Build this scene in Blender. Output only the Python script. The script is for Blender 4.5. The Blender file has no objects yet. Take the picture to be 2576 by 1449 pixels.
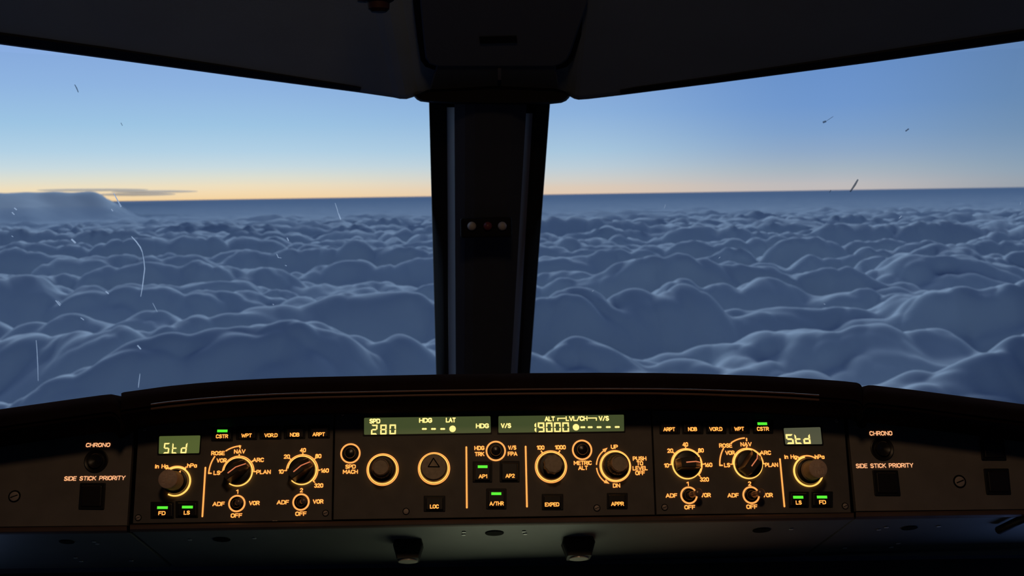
import bpy, math
import numpy as np
from mathutils import Vector, Matrix

# ------------------------------------------------------------------ camera, sky, lights, exposure
W, H, F = 2576.0, 1449.0, 2500.0
SC = bpy.context.scene
COL = SC.collection
CAM = Vector((0.0, 0.0, 1.25))
PITCH, ROLL = math.radians(5.40), math.radians(0.88)
fw = Vector((0, math.cos(PITCH), -math.sin(PITCH)))
up0 = Vector((0, math.sin(PITCH), math.cos(PITCH)))
r0 = Vector((1, 0, 0))
upc = up0 * math.cos(ROLL) + r0 * math.sin(ROLL)
rc = r0 * math.cos(ROLL) - up0 * math.sin(ROLL)

cam_d = bpy.data.cameras.new('camera')
cam = bpy.data.objects.new('camera', cam_d)
COL.objects.link(cam)
cam.matrix_world = Matrix(((rc.x, upc.x, -fw.x, CAM.x), (rc.y, upc.y, -fw.y, CAM.y), (rc.z, upc.z, -fw.z, CAM.z), (0, 0, 0, 1)))
cam_d.sensor_width = 36.0
cam_d.lens = F / W * 36.0
cam_d.clip_start = 0.01
cam_d.clip_end = 1.0e6
cam_d.dof.use_dof = True
cam_d.dof.focus_distance = 1.0
cam_d.dof.aperture_fstop = 14.0
SC.camera = cam

SC.view_settings.view_transform = 'Standard'
SC.view_settings.look = 'None'
SC.view_settings.gamma = 1.0
SC.view_settings.exposure = 0.0
SC.view_settings.use_curve_mapping = False
SC.cycles.max_bounces = 8
SC.cycles.diffuse_bounces = 4
SC.cycles.glossy_bounces = 3
SC.cycles.transparent_max_bounces = 8
SC.cycles.use_denoising = True
SC.cycles.sample_clamp_indirect = 4.0


def lin(r, g, b):
    def c(v):
        v /= 255.0
        return v / 12.92 if v <= 0.04045 else ((v + 0.055) / 1.055) ** 2.4
    return (c(r), c(g), c(b), 1.0)


def build_world():
    w = bpy.data.worlds.new('dusk_sky')
    SC.world = w
    w.use_nodes = True
    nt = w.node_tree
    nt.nodes.clear()
    N = nt.nodes.new
    L = nt.links.new
    out = N('ShaderNodeOutputWorld')
    bg = N('ShaderNodeBackground')
    tc = N('ShaderNodeTexCoord')
    sep = N('ShaderNodeSeparateXYZ')
    L(tc.outputs['Generated'], sep.inputs[0])

    def math_(op, a, b=None, c=None, clamp=False):
        n = N('ShaderNodeMath')
        n.operation = op
        n.use_clamp = clamp
        for i, v in enumerate((a, b, c)):
            if v is None:
                continue
            if isinstance(v, (int, float)):
                n.inputs[i].default_value = v
            else:
                L(v, n.inputs[i])
        return n.outputs[0]

    x, y, z = sep.outputs
    # azimuth about the vertical, measured to the right of straight ahead
    az = math_('ARCTAN2', x, y)
    # elevation remap: sqrt keeps detail near the horizon
    el = math_('POWER', math_('MAXIMUM', z, 0.0), 0.5)

    def ramp(stops):
        r = N('ShaderNodeValToRGB')
        L(el, r.inputs[0])
        e = r.color_ramp.elements
        while len(e) > 1:
            e.remove(e[-1])
        e[0].position = 0.0
        e[0].color = lin(*stops[0][1])
        for zz, c in stops[1:]:
            k = e.new(math.sqrt(zz))
            k.color = lin(*c)
        return r.outputs[0]

    left = ramp([(0, (250, 213, 160)), (.006, (249, 222, 180)), (.012, (243, 226, 194)), (.02, (226, 226, 212)), (.03, (204, 221, 228)), (.045, (182, 212, 233)),
                 (.07, (160, 199, 231)), (.105, (145, 182, 228)), (.15, (132, 167, 222)), (.3, (120, 156, 208)), (1, (72, 98, 146))])
    mid = ramp([(0, (232, 204, 180)), (.006, (226, 206, 188)), (.014, (212, 210, 206)), (.026, (192, 209, 221)), (.042, (172, 202, 226)),
                (.08, (143, 180, 224)), (.12, (130, 165, 219)), (.16, (122, 156, 211)), (.3, (112, 146, 200)), (1, (72, 98, 146))])
    mid2 = ramp([(0, (200, 190, 188)), (.006, (194, 190, 192)), (.02, (168, 182, 196)), (.036, (146, 171, 202)), (.055, (128, 162, 206)),
                 (.08, (114, 153, 208)), (.12, (106, 146, 205)), (.16, (102, 140, 198)), (.3, (98, 134, 188)), (1, (72, 98, 146))])
    right = ramp([(0, (152, 160, 172)), (.006, (152, 163, 176)), (.015, (144, 163, 182)), (.03, (132, 157, 184)), (.05, (117, 147, 181)),
                  (.08, (104, 138, 179)), (.12, (98, 132, 177)), (.16, (94, 126, 172)), (.3, (88, 120, 164)), (1, (72, 98, 146))])
    back = ramp([(0, (8, 18, 48)), (.05, (9, 22, 56)), (.2, (12, 28, 68)), (.5, (20, 38, 84)), (1, (46, 70, 124))])

    def mix(f, a, b):
        m = N('ShaderNodeMix')
        m.data_type = 'RGBA'
        L(f, m.inputs[0])
        L(a, m.inputs[6])
        L(b, m.inputs[7])
        return m.outputs[2]

    def sstep(v, a, b):
        m = N('ShaderNodeMapRange')
        m.interpolation_type = 'SMOOTHSTEP'
        L(v, m.inputs[0])
        m.inputs[1].default_value = a
        m.inputs[2].default_value = b
        return m.outputs[0]
    c = mix(sstep(az, -0.30, 0.10), left, mid)
    c = mix(sstep(az, 0.05, 0.30), c, mid2)
    c = mix(sstep(az, 0.30, 0.52), c, right)
    c = mix(sstep(y, 0.45, -0.25), c, back)
    # added glow high ahead, out of view, to brighten the cloud crests
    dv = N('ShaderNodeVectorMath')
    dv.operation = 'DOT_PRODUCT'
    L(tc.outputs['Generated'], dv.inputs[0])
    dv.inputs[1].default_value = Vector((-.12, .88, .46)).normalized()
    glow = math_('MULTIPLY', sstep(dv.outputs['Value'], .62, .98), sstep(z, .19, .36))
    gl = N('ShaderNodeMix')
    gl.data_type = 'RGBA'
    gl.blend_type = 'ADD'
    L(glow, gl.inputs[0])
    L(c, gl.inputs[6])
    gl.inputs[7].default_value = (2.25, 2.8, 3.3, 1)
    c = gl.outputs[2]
    # below the horizon the rest of the cloud sea, out of sight
    low = N('ShaderNodeRGB')
    low.outputs[0].default_value = lin(16, 30, 66)
    c = mix(sstep(z, -0.002, -0.02), c, low.outputs[0])
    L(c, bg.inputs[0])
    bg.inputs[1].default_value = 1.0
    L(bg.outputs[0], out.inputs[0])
    w.cycles.sampling_method = 'AUTOMATIC'


build_world()


def area_light(name, loc, target, size, power, color):
    d = bpy.data.lights.new(name, 'AREA')
    d.shape = 'DISK'
    d.size = size
    d.energy = power
    d.color = color
    d.spread = math.radians(105)
    o = bpy.data.objects.new(name, d)
    COL.objects.link(o)
    o.location = loc
    o.rotation_euler = (Vector(target) - Vector(loc)).to_track_quat('-Z', 'Y').to_euler()
    return o


# the dimmed warm dome light overhead, behind the viewer
area_light('dome_light', (0.02, 0.0, 1.85), (0.03, 0.9, 1.05), 0.12, 0.46, (1.0, 0.62, 0.34))

# ------------------------------------------------------------------ projection helpers (camera measurements -> real places)


def ray(px, py):
    return (rc * ((px - W / 2) / F) + upc * ((H / 2 - py) / F) + fw)


def at(px, py, depth):
    return CAM + ray(px, py) * depth


def on_plane(px, py, p0, nrm):
    d = ray(px, py)
    return CAM + d * ((p0 - CAM).dot(nrm) / d.dot(nrm))


# the control panel face: one plane, tilted back by about 21 degrees
PIN = ray(1150, 1440).normalized()
PN = -PIN                                    # towards the viewer
P0 = at(1243, 1180, 0.94)
PU = (on_plane(1850, 1172, P0, PN) - on_plane(650, 1187.5, P0, PN)).normalized()
PV = PN.cross(PU).normalized()
if PV.z < 0:
    PV = -PV
PM = Matrix(((PU.x, PV.x, PN.x, P0.x), (PU.y, PV.y, PN.y, P0.y), (PU.z, PV.z, PN.z, P0.z), (0, 0, 0, 1)))


def pp(px, py, h=0.0):
    q = on_plane(px, py, P0 + PN * h, PN) - P0
    return (q.dot(PU), q.dot(PV))


def ppx(px, py, h=0.0):
    a = pp(px - 5, py, h)
    b = pp(px + 5, py, h)
    return (b[0] - a[0]) / 10.0


# ------------------------------------------------------------------ materials
MATS = {}


def mat(name, col, rough=0.6, metal=0.0, emit=None, estr=0.0, spec=0.5, noise=None, bump=None):
    if name in MATS:
        return MATS[name]
    m = bpy.data.materials.new(name)
    m.use_nodes = True
    nt = m.node_tree
    b = nt.nodes['Principled BSDF']
    b.inputs['Base Color'].default_value = (*col, 1)
    b.inputs['Roughness'].default_value = rough
    b.inputs['Metallic'].default_value = metal
    b.inputs['Specular IOR Level'].default_value = spec
    if emit:
        b.inputs['Emission Color'].default_value = (*emit, 1)
        b.inputs['Emission Strength'].default_value = estr
    tc = nt.nodes.new('ShaderNodeTexCoord')
    if noise:
        sc_, amt = noise
        n = nt.nodes.new('ShaderNodeTexNoise')
        n.inputs['Scale'].default_value = sc_
        n.inputs['Detail'].default_value = 4
        nt.links.new(tc.outputs['Object'], n.inputs['Vector'])
        r = nt.nodes.new('ShaderNodeMapRange')
        nt.links.new(n.outputs['Fac'], r.inputs[0])
        r.inputs[1].default_value = 0.3
        r.inputs[2].default_value = 0.7
        r.inputs[3].default_value = 1 - amt
        r.inputs[4].default_value = 1 + amt
        mx = nt.nodes.new('ShaderNodeVectorMath')
        mx.operation = 'SCALE'
        mx.inputs[0].default_value = col
        nt.links.new(r.outputs[0], mx.inputs['Scale'])
        nt.links.new(mx.outputs[0], b.inputs['Base Color'])
    if bump:
        sc_, dist = bump
        n = nt.nodes.new('ShaderNodeTexNoise')
        n.inputs['Scale'].default_value = sc_
        n.inputs['Detail'].default_value = 3
        nt.links.new(tc.outputs['Object'], n.inputs['Vector'])
        bp = nt.nodes.new('ShaderNodeBump')
        bp.inputs['Distance'].default_value = dist
        bp.inputs['Strength'].default_value = 0.6
        nt.links.new(n.outputs['Fac'], bp.inputs['Height'])
        nt.links.new(bp.outputs[0], b.inputs['Normal'])
    MATS[name] = m
    return m


M_PLATE = mat('panel_paint', (.15, .135, .12), .65, noise=(60, .10), bump=(1500, .0001), spec=.3)
M_SIDE = mat('side_panel_paint', (.22, .195, .17), .65, noise=(40, .10), bump=(1500, .0001), spec=.3)
M_HOOD = mat('hood_leatherette', (.016, .009, .008), 1.0, noise=(30, .15), bump=(700, .0002), spec=.0)
M_LIP = mat('lip_trim', (.12, .075, .06), .6, noise=(30, .15), spec=.3)
M_UNDER = mat('underside_paint', (.20, .21, .205), .5, noise=(14, .12), spec=.4)
M_BLACK = mat('black_plastic', (.012, .012, .013), .5, spec=.3)
M_BUTTON = mat('button_plastic', (.02, .017, .016), .38, spec=.4)
M_BTNLENS = mat('button_lens', (.05, .03, .028), .4, spec=.4)
M_DARK = mat('dark_gap', (.004, .004, .004), .9, spec=.1)
M_KNOB = mat('knob_plastic', (.045, .04, .036), .4, spec=.45)
M_CAP = mat('knob_cap', (.74, .52, .36), .55, noise=(300, .12), spec=.3)
M_CAPDK = mat('knob_cap_dark', (.48, .37, .25), .55, noise=(300, .12), spec=.3)
M_EMB = mat('cap_emboss', (.95, .75, .58), .6)
M_METAL = mat('dull_metal', (.46, .38, .32), .6)
M_GLINT = mat('fastener_glint', (.9, .9, .88), .4, 0.3)  # fasteners: their bright glints are put into a pale diffuse colour
M_LEVER = mat('lever_metal', (.34, .23, .17), .32, .35)
M_TEXT = mat('legend_glow', (.9, .5, .3), .6, emit=(1.0, .355, .075), estr=1.25)
M_TEXTB = mat('legend_glow_buttons', (.9, .5, .3), .6, emit=(1.0, .38, .07), estr=1.15)
M_TEXTS = mat('legend_glow_dim', (.9, .5, .3), .6, emit=(1.0, .50, .25), estr=.85)
M_RING = mat('ring_glow', (.9, .5, .3), .6, emit=(1.0, .37, .085), estr=1.15)
M_SKIRT = mat('skirt_glow', (.9, .6, .3), .4, emit=(1.0, .49, .10), estr=1.5)
M_POINT = mat('pointer_glow', (.9, .4, .2), .5, emit=(1.0, .28, .12), estr=.62)
M_TRI = mat('triangle_glow', (.9, .5, .2), .5, emit=(1.0, .42, .10), estr=.9)
M_GREEN = mat('indicator_green', (.2, .8, .1), .5, emit=(.10, .95, .04), estr=.95)
M_LCD = mat('display_glass_green', (.10, .12, .05), .25, emit=(.13, .17, .045), estr=.62, noise=(25, .2))
M_LCD2 = mat('display_glass_centre', (.08, .10, .05), .25, emit=(.085, .11, .038), estr=.62, noise=(25, .2))
M_LCD3 = mat('display_glass_grey', (.12, .12, .09), .25, emit=(.115, .12, .07), estr=.68, noise=(25, .2))
M_DIGIT = mat('digit_glow', (1, .8, .5), .5, emit=(1.0, .72, .23), estr=1.3)
M_HEAD_LIT = mat('headliner_lit', (.62, .78, .86), .8, noise=(8, .05), bump=(300, .0004), spec=.2)  # left side: the stronger light there is put into a paler colour
M_HEAD_SHADED = mat('headliner_shaded', (.34, .42, .48), .8, noise=(8, .05), spec=.2)  # same headliner on the right, its shade put into a darker colour
M_SEAL = mat('rubber_seal', (.02, .02, .022), .6, spec=.2)
M_POST = mat('post_paint', (.10, .115, .14), .7, noise=(10, .05), spec=.2)
M_STRIP = mat('post_strip', (.46, .45, .43), .6, spec=.2)
M_WALL = mat('cockpit_wall', (.05, .06, .075), .8, noise=(5, .1))
M_PANELDK = mat('main_panel', (.03, .03, .033), .6, noise=(20, .1))

# ------------------------------------------------------------------ mesh helpers


class MB:
    def __init__(s):
        s.v, s.f = [], []

    def add(s, vs, fs):
        o = len(s.v)
        s.v += [tuple(v) for v in vs]
        s.f += [tuple(i + o for i in f) for f in fs]

    def box(s, x0, x1, y0, y1, z0, z1):
        v = [(x, y, z) for z in (z0, z1) for y in (y0, y1) for x in (x0, x1)]
        s.add(v, [(0, 2, 3, 1), (4, 5, 7, 6), (0, 1, 5, 4), (2, 6, 7, 3), (0, 4, 6, 2), (1, 3, 7, 5)])

    def prism(s, poly, z0, z1, ch=0.0):
        """polygon (ccw, panel coordinates) pulled from z0 to z1 with a chamfer at the top"""
        n = len(poly)
        cx = sum(p[0] for p in poly) / n
        cy = sum(p[1] for p in poly) / n
        levels = [(z0, 0.0), (z1 - ch, 0.0)] if ch else [(z0, 0.0), (z1, 0.0)]
        if ch:
            levels += [(z1 - ch * .3, ch * .7), (z1, ch * 1.6)]
        vs, fs = [], []
        for z, ins in levels:
            for i, p in enumerate(poly):
                d = math.hypot(p[0] - cx, p[1] - cy) or 1
                k = max(0.0, 1 - ins / d * 1.2)
                vs.append((cx + (p[0] - cx) * k, cy + (p[1] - cy) * k, z))
        for l in range(len(levels) - 1):
            for i in range(n):
                j = (i + 1) % n
                fs.append((l * n + i, l * n + j, (l + 1) * n + j, (l + 1) * n + i))
        fs.append(tuple(range(n))[::-1])
        fs.append(tuple((len(levels) - 1) * n + i for i in range(n)))
        s.add(vs, fs)

    def lathe(s, cx, cy, prof, n=48, a0=0.0, a1=2 * math.pi, rfun=None, lean=(0, 0)):
        full = abs(a1 - a0 - 2 * math.pi) < 1e-6
        m = n if full else n + 1
        vs, fs = [], []
        for r, z in prof:
            for i in range(m):
                a = a0 + (a1 - a0) * i / n
                rr = r * (rfun(a, z) if rfun else 1.0)
                vs.append((cx + rr * math.cos(a) + lean[0] * z, cy + rr * math.sin(a) + lean[1] * z, z))
        for k in range(len(prof) - 1):
            for i in range(n):
                j = (i + 1) % m
                fs.append((k * m + i, k * m + j, (k + 1) * m + j, (k + 1) * m + i))
        s.add(vs, fs)

    def disc(s, cx, cy, r, z, n=24):
        s.add([(cx + r * math.cos(2 * math.pi * i / n), cy + r * math.sin(2 * math.pi * i / n), z) for i in range(n)], [tuple(range(n))])

    def stroke(s, pts, w, z, cap=True):
        hw = w / 2
        pts = [p for i, p in enumerate(pts) if i == 0 or math.dist(p, pts[i - 1]) > 1e-9]
        for a, b in zip(pts, pts[1:]):
            d = math.dist(a, b)
            nx, ny = -(b[1] - a[1]) / d * hw, (b[0] - a[0]) / d * hw
            s.add([(a[0] - nx, a[1] - ny, z), (b[0] - nx, b[1] - ny, z), (b[0] + nx, b[1] + ny, z), (a[0] + nx, a[1] + ny, z)], [(0, 1, 2, 3)])
        for i, p in enumerate(pts):
            if 0 < i < len(pts) - 1:
                a, b = pts[i - 1], pts[i + 1]
                d1 = math.atan2(p[1] - a[1], p[0] - a[0])
                d2 = math.atan2(b[1] - p[1], b[0] - p[0])
                if abs((d2 - d1 + math.pi) % (2 * math.pi) - math.pi) < 0.12:
                    continue
            if cap or 0 < i < len(pts) - 1:
                s.disc(p[0], p[1], hw, z, 12)

    def tube(s, pts, rad, n=10):
        """a round bar through 3-D points"""
        m = len(pts)
        P = [Vector(p) for p in pts]
        vs, fs = [], []
        ref = Vector((0.3, 0.2, 1)).normalized()
        for i, p in enumerate(P):
            t = (P[min(i + 1, m - 1)] - P[max(i - 1, 0)]).normalized()
            u = t.cross(ref).normalized()
            w_ = t.cross(u)
            r = rad[i] if isinstance(rad, (list, tuple)) else rad
            for k in range(n):
                a = 2 * math.pi * k / n
                vs.append(tuple(p + u * math.cos(a) * r + w_ * math.sin(a) * r))
        for i in range(m - 1):
            for k in range(n):
                j = (k + 1) % n
                fs.append((i * n + k, i * n + j, (i + 1) * n + j, (i + 1) * n + k))
        fs.append(tuple(range(n))[::-1])
        fs.append(tuple((m - 1) * n + k for k in range(n)))
        s.add(vs, fs)

    def build(s, name, material, parent=None, smooth=False, bevel=0.0):
        me = bpy.data.meshes.new(name)
        me.from_pydata(s.v, [], s.f)
        me.materials.append(material)
        if smooth:
            me.polygons.foreach_set('use_smooth', [True] * len(me.polygons))
            me.set_sharp_from_angle(angle=math.radians(38))
        me.update()
        o = bpy.data.objects.new(name, me)
        COL.objects.link(o)
        if parent is not None:
            o.parent = parent
        if bevel:
            b = o.modifiers.new('bevel', 'BEVEL')
            b.width = bevel
            b.segments = 2
            b.limit_method = 'ANGLE'
        return o


def tag(o, label, cat=None, group=None, kind=None):
    if label:
        o['label'] = label
    if cat:
        o['category'] = cat
    if group:
        o['group'] = group
    if kind:
        o['kind'] = kind
    return o


def empty(name, mtx, label, cat, group=None, kind=None):
    o = bpy.data.objects.new(name, None)
    o.empty_display_size = 0.02
    COL.objects.link(o)
    o.matrix_world = mtx
    return tag(o, label, cat, group, kind)


# ------------------------------------------------------------------ engraved stroke lettering


def arc(cx, cy, rx, ry, a0, a1, n=10):
    return [(cx + rx * math.cos(math.radians(a0 + (a1 - a0) * i / n)), cy + ry * math.sin(math.radians(a0 + (a1 - a0) * i / n))) for i in range(n + 1)]


def bowl(x0, x1, y0, y1):
    """D-shaped stroke from (x0,y1) round to (x0,y0)"""
    ry = (y1 - y0) / 2
    rx = min(ry, (x1 - x0) * .75)
    xm = x1 - rx
    return [(x0, y1)] + arc(xm, (y0 + y1) / 2, rx, ry, 90, -90) + [(x0, y0)]


def oval(x0, x1, y0=0.0, y1=1.0):
    r = (x1 - x0) / 2
    c = (x0 + x1) / 2
    return arc(c, y1 - r, r, r, 0, 180) + arc(c, y0 + r, r, r, 180, 360) + [(x1, y1 - r)]


GL = {
    'A': (.66, [[(0, 0), (.33, 1), (.66, 0)], [(.12, .32), (.54, .32)]]),
    'B': (.56, [[(0, 0), (0, 1)], bowl(0, .52, .53, 1), bowl(0, .56, 0, .53)]),
    'C': (.56, [arc(.29, .71, .28, .29, 20, 180) + arc(.29, .29, .28, .29, 180, 340)]),
    'D': (.58, [[(0, 0), (0, 1)], [(0, 1)] + arc(.26, .68, .32, .32, 90, 0) + arc(.26, .32, .32, .32, 0, -90) + [(0, 0)]]),
    'E': (.48, [[(.48, 1), (0, 1), (0, 0), (.48, 0)], [(0, .52), (.42, .52)]]),
    'F': (.48, [[(.48, 1), (0, 1), (0, 0)], [(0, .5), (.42, .5)]]),
    'G': (.58, [arc(.29, .71, .28, .29, 20, 180) + arc(.29, .29, .28, .29, 180, 360) + [(.57, .46), (.32, .46)]]),
    'H': (.58, [[(0, 0), (0, 1)], [(.58, 0), (.58, 1)], [(0, .5), (.58, .5)]]),
    'I': (.02, [[(0.01, 0), (0.01, 1)]]),
    'K': (.58, [[(0, 0), (0, 1)], [(.54, 1), (0, .42)], [(.18, .6), (.58, 0)]]),
    'L': (.46, [[(0, 1), (0, 0), (.46, 0)]]),
    'M': (.72, [[(0, 0), (0, 1), (.36, .35), (.72, 1), (.72, 0)]]),
    'N': (.58, [[(0, 0), (0, 1), (.58, 0), (.58, 1)]]),
    'O': (.58, [oval(0, .58)]),
    'P': (.54, [[(0, 0), (0, 1)], bowl(0, .54, .44, 1)]),
    'R': (.56, [[(0, 0), (0, 1)], bowl(0, .54, .46, 1), [(.28, .46), (.56, 0)]]),
    'S': (.54, [arc(.28, .755, .25, .245, 25, 180, 9) + arc(.28, .755, .25, .245, 180, 265, 4) + arc(.27, .255, .27, .255, 85, -155, 14)]),
    'T': (.56, [[(0, 1), (.56, 1)], [(.28, 1), (.28, 0)]]),
    'U': (.58, [[(0, 1)] + arc(.29, .29, .29, .29, 180, 360) + [(.58, 1)]]),
    'V': (.62, [[(0, 1), (.31, 0), (.62, 1)]]),
    'W': (.86, [[(0, 1), (.2, 0), (.43, .8), (.66, 0), (.86, 1)]]),
    'X': (.58, [[(0, 0), (.58, 1)], [(0, 1), (.58, 0)]]),
    'Y': (.6, [[(0, 1), (.3, .48), (.6, 1)], [(.3, .48), (.3, 0)]]),
    '/': (.42, [[(0, -.03), (.42, 1.03)]]),
    '.': (.03, [[(0, 0), (.03, 0)]]),
    ' ': (.32, []),
    '0': (.5, [oval(0, .5)]),
    '1': (.24, [[(0, .8), (.22, 1), (.22, 0)]]),
    '2': (.5, [arc(.25, .74, .25, .26, 165, -25, 10) + [(0, 0), (.5, 0)]]),
    '3': (.5, [arc(.24, .755, .23, .245, 150, -80, 10), arc(.24, .26, .26, .26, 85, -155, 12)]),
    '4': (.54, [[(.4, 0), (.4, 1), (0, .28), (.54, .28)]]),
    '6': (.5, [oval(0, .5, 0, .58), [(.02, .32), (.34, 1)]]),
    '8': (.5, [oval(0, .5, 0, .54), oval(.03, .47, .54, 1)]),
    'i': (.02, [[(.01, 0), (.01, .66)], [(.01, .93), (.015, .93)]]),
    'n': (.42, [[(0, 0), (0, .68)], arc(.21, .46, .21, .22, 180, 0) + [(.42, 0)]]),
    'h': (.42, [[(0, 0), (0, 1)], arc(.21, .46, .21, .22, 180, 0) + [(.42, 0)]]),
    'g': (.42, [oval(0, .42, .02, .68), [(.42, .68), (.42, -.1)] + arc(.21, -.1, .21, .17, 0, -150, 7)]),
    'a': (.42, [oval(0, .42, 0, .66), [(.42, .66), (.42, 0)]]),
}


def text(mb, s, cx, cy, w, h, z, weight=.215, slant=0.0, rot=0.0, gap=.2):
    """lettering centred at (cx, cy) in panel metres, w wide and h tall"""
    pen = 0.0
    items = []
    for ch in s:
        gw, st = GL[ch]
        items.append((pen, st))
        pen += gw + gap
    tot = pen - gap
    hh = h * (1 - weight)
    sx = (w - weight * h) / tot
    cr, sr = math.cos(rot), math.sin(rot)
    for x0, st in items:
        for line in st:
            pts = []
            for x, y in line:
                lx = (x0 + x) * sx - (w - weight * h) / 2 + (y - .5) * hh * slant
                ly = (y - .5) * hh
                pts.append((cx + lx * cr - ly * sr, cy + lx * sr + ly * cr))
            mb.stroke(pts, weight * h, z)


def ptext(mb, s, px, py, wpx, hpx=10.6, h=0.0003, **k):
    u, v = pp(px, py, h)
    m = ppx(px, py, h)
    text(mb, s, u, v, wpx * m, hpx * m, h, **k)


SEG = {'0': 'abcdef', '1': 'bc', '2': 'abged', '8': 'abcdefg', '9': 'abcdfg', 'S': 'afgcd', 't': 'fged', 'd': 'bcdeg', '-': 'g'}


def seven(mb, ch, x0, y0, x1, y1, px_h, slant=0.0, cut=0.0):
    """a seven-segment character filling a rectangle in panel metres"""
    t = (x1 - x0) * .235
    g = t * .07
    ym = (y0 + y1) / 2
    i = t / 2

    # trapezoid bars: long on the outside, short on the inside
    def hor(yo, yi):
        return [(x0 + g * 1.5, yo), (x1 - g * 1.5, yo), (x1 - t * .9 - g, yi), (x0 + t * .9 + g, yi)]

    def ver(xo, xi, ya, yb, la, lb):
        return [(xo, ya + g * 1.2), (xo, yb - g * 1.2), (xi, yb - lb), (xi, ya + la)]
    S = {'a': hor(y1, y1 - t), 'd': hor(y0, y0 + t),
         'g': [(x0 + i * .6 + g, ym), (x0 + t + g, ym + i), (x1 - t - g, ym + i), (x1 - i * .6 - g, ym), (x1 - t - g, ym - i), (x0 + t + g, ym - i)],
         'f': ver(x0, x0 + t, ym, y1, i + g, t + g), 'b': ver(x1, x1 - t, ym, y1, i + g, t + g),
         'e': ver(x0, x0 + t, y0, ym, t + g, i + g), 'c': ver(x1, x1 - t, y0, ym, t + g, i + g)}
    for k in SEG[ch]:
        pts = [(p[0] + (p[1] - y0) * slant, p[1], px_h) for p in S[k]]
        mb.add(pts, [tuple(range(len(pts)))])


# ------------------------------------------------------------------ panel builders


def poly_px(pts, h=0.0):
    q = [pp(x, y, h) for x, y in pts]
    a = sum(q[i][0] * q[(i + 1) % len(q)][1] - q[(i + 1) % len(q)][0] * q[i][1] for i in range(len(q)))
    return q if a > 0 else q[::-1]


def round_poly(poly, r, n=4):
    out = []
    m = len(poly)
    for i in range(m):
        a, b, c = Vector(poly[i - 1]), Vector(poly[i]), Vector(poly[(i + 1) % m])
        d1 = (a - b).normalized()
        d2 = (c - b).normalized()
        p1, p2 = b + d1 * r, b + d2 * r
        for k in range(n + 1):
            t = k / n
            out.append(tuple(p1 * (1 - t) ** 2 + b * 2 * t * (1 - t) + p2 * t * t))
    return out


def screw(parent, px, py, rpx=6.5, slot=True, material=None, label=None):
    u, v = pp(px, py)
    r = rpx * ppx(px, py)
    mb = MB()
    mb.lathe(u, v, [(r * 1.0, 0.0), (r * .98, .0006), (r * .8, .001), (.0001, .00115)], 24)
    o = mb.build('screw', material or M_METAL, parent, True)
    g = MB()
    g.lathe(u, v, [(r * 1.3, .0), (r * 1.3, .00022), (r, .00022)], 24)
    g.build('screw_recess', M_DARK, o)
    if slot:
        g = MB()
        a = math.radians(20)
        dx, dy = r * .8 * math.cos(a), r * .8 * math.sin(a)
        g.stroke([(u - dx, v - dy), (u + dx, v + dy)], r * .22, .00125, cap=False)
        g.build('screw_slot', M_DARK, o)
    return o


def button(parent, x0, y0, x1, y1, legend=None, lx=None, ly=None, lw=20, green=None, label=None, depth=.0035, lens=False, hpx=10.2):
    """a square push button: black surround, cap, legend, optional lit bar"""
    pl = poly_px([(x0, y0), (x1, y0), (x1, y1), (x0, y1)])
    m = ppx((x0 + x1) / 2, (y0 + y1) / 2)
    mb = MB()
    mb.prism(round_poly(pl, 2.2 * m), 0, .0012, .0004)
    fr = mb.build('push_button', M_BLACK, parent)
    if label:
        fr['label'] = label
    ins = 4.6
    h = depth
    cpl = poly_px([(x0 + ins, y0 + ins), (x1 - ins, y0 + ins), (x1 - ins, y1 - ins), (x0 + ins, y1 - ins)], h)
    mb = MB()
    mb.prism(round_poly(cpl, 2.0 * m), .001, h, .0006)
    mb.build('button_cap', M_BUTTON, fr, False)
    hz = h + .0002
    if lens:
        lp = poly_px([(x0 + ins + 5, y0 + ins + 4), (x1 - ins - 5, y0 + ins + 4), (x1 - ins - 5, y0 + (y1 - y0) * .42), (x0 + ins + 5, y0 + (y1 - y0) * .42)], hz)
        mb = MB()
        mb.prism(lp, h - .0002, hz)
        mb.build('unlit_lens', M_BTNLENS, fr)
    if legend:
        mb = MB()
        ptext(mb, legend, lx, ly, lw, hpx, hz)
        mb.build('legend', M_TEXTB, fr)
    if green:
        gx0, gx1, gy = green
        a = pp(gx0, gy, hz)
        b = pp(gx1, gy, hz)
        hh = 3.3 * m
        mb = MB()
        mb.prism([(a[0], a[1] - hh), (b[0], b[1] - hh), (b[0], b[1] + hh), (a[0], a[1] + hh)], h - .0002, hz)
        o = mb.build('indicator_light', M_GREEN, fr)
        o['label'] = 'lit green indicator bar'
    return fr


def ring(parent, px, py, ro, ri, material=None, a0=0, a1=360, h=.0004, name='lit_ring'):
    u, v = pp(px, py)
    m = ppx(px, py)
    mb = MB()
    mb.lathe(u, v, [(ro * m, .0), (ro * m, h), (ri * m, h), (ri * m, 0)], 72, math.radians(a0), math.radians(a1))
    return mb.build(name, material or M_RING, parent)


def small_button(parent, px, py, r=20.5):
    u, v = pp(px, py)
    m = ppx(px, py)
    mb = MB()
    mb.lathe(u, v, [(r * m, 0), (r * m, .0006), (r * .93 * m, .0006), (r * .9 * m, .0002), (.68 * r * m, .0002), (.66 * r * m, .004), (.6 * r * m, .0052), (.4 * r * m, .0058), (.0001, .0060)], 40)
    o = mb.build('round_push_button', mat('round_button', (.02, .017, .016), .28, spec=.5), parent, True)
    return o


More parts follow.
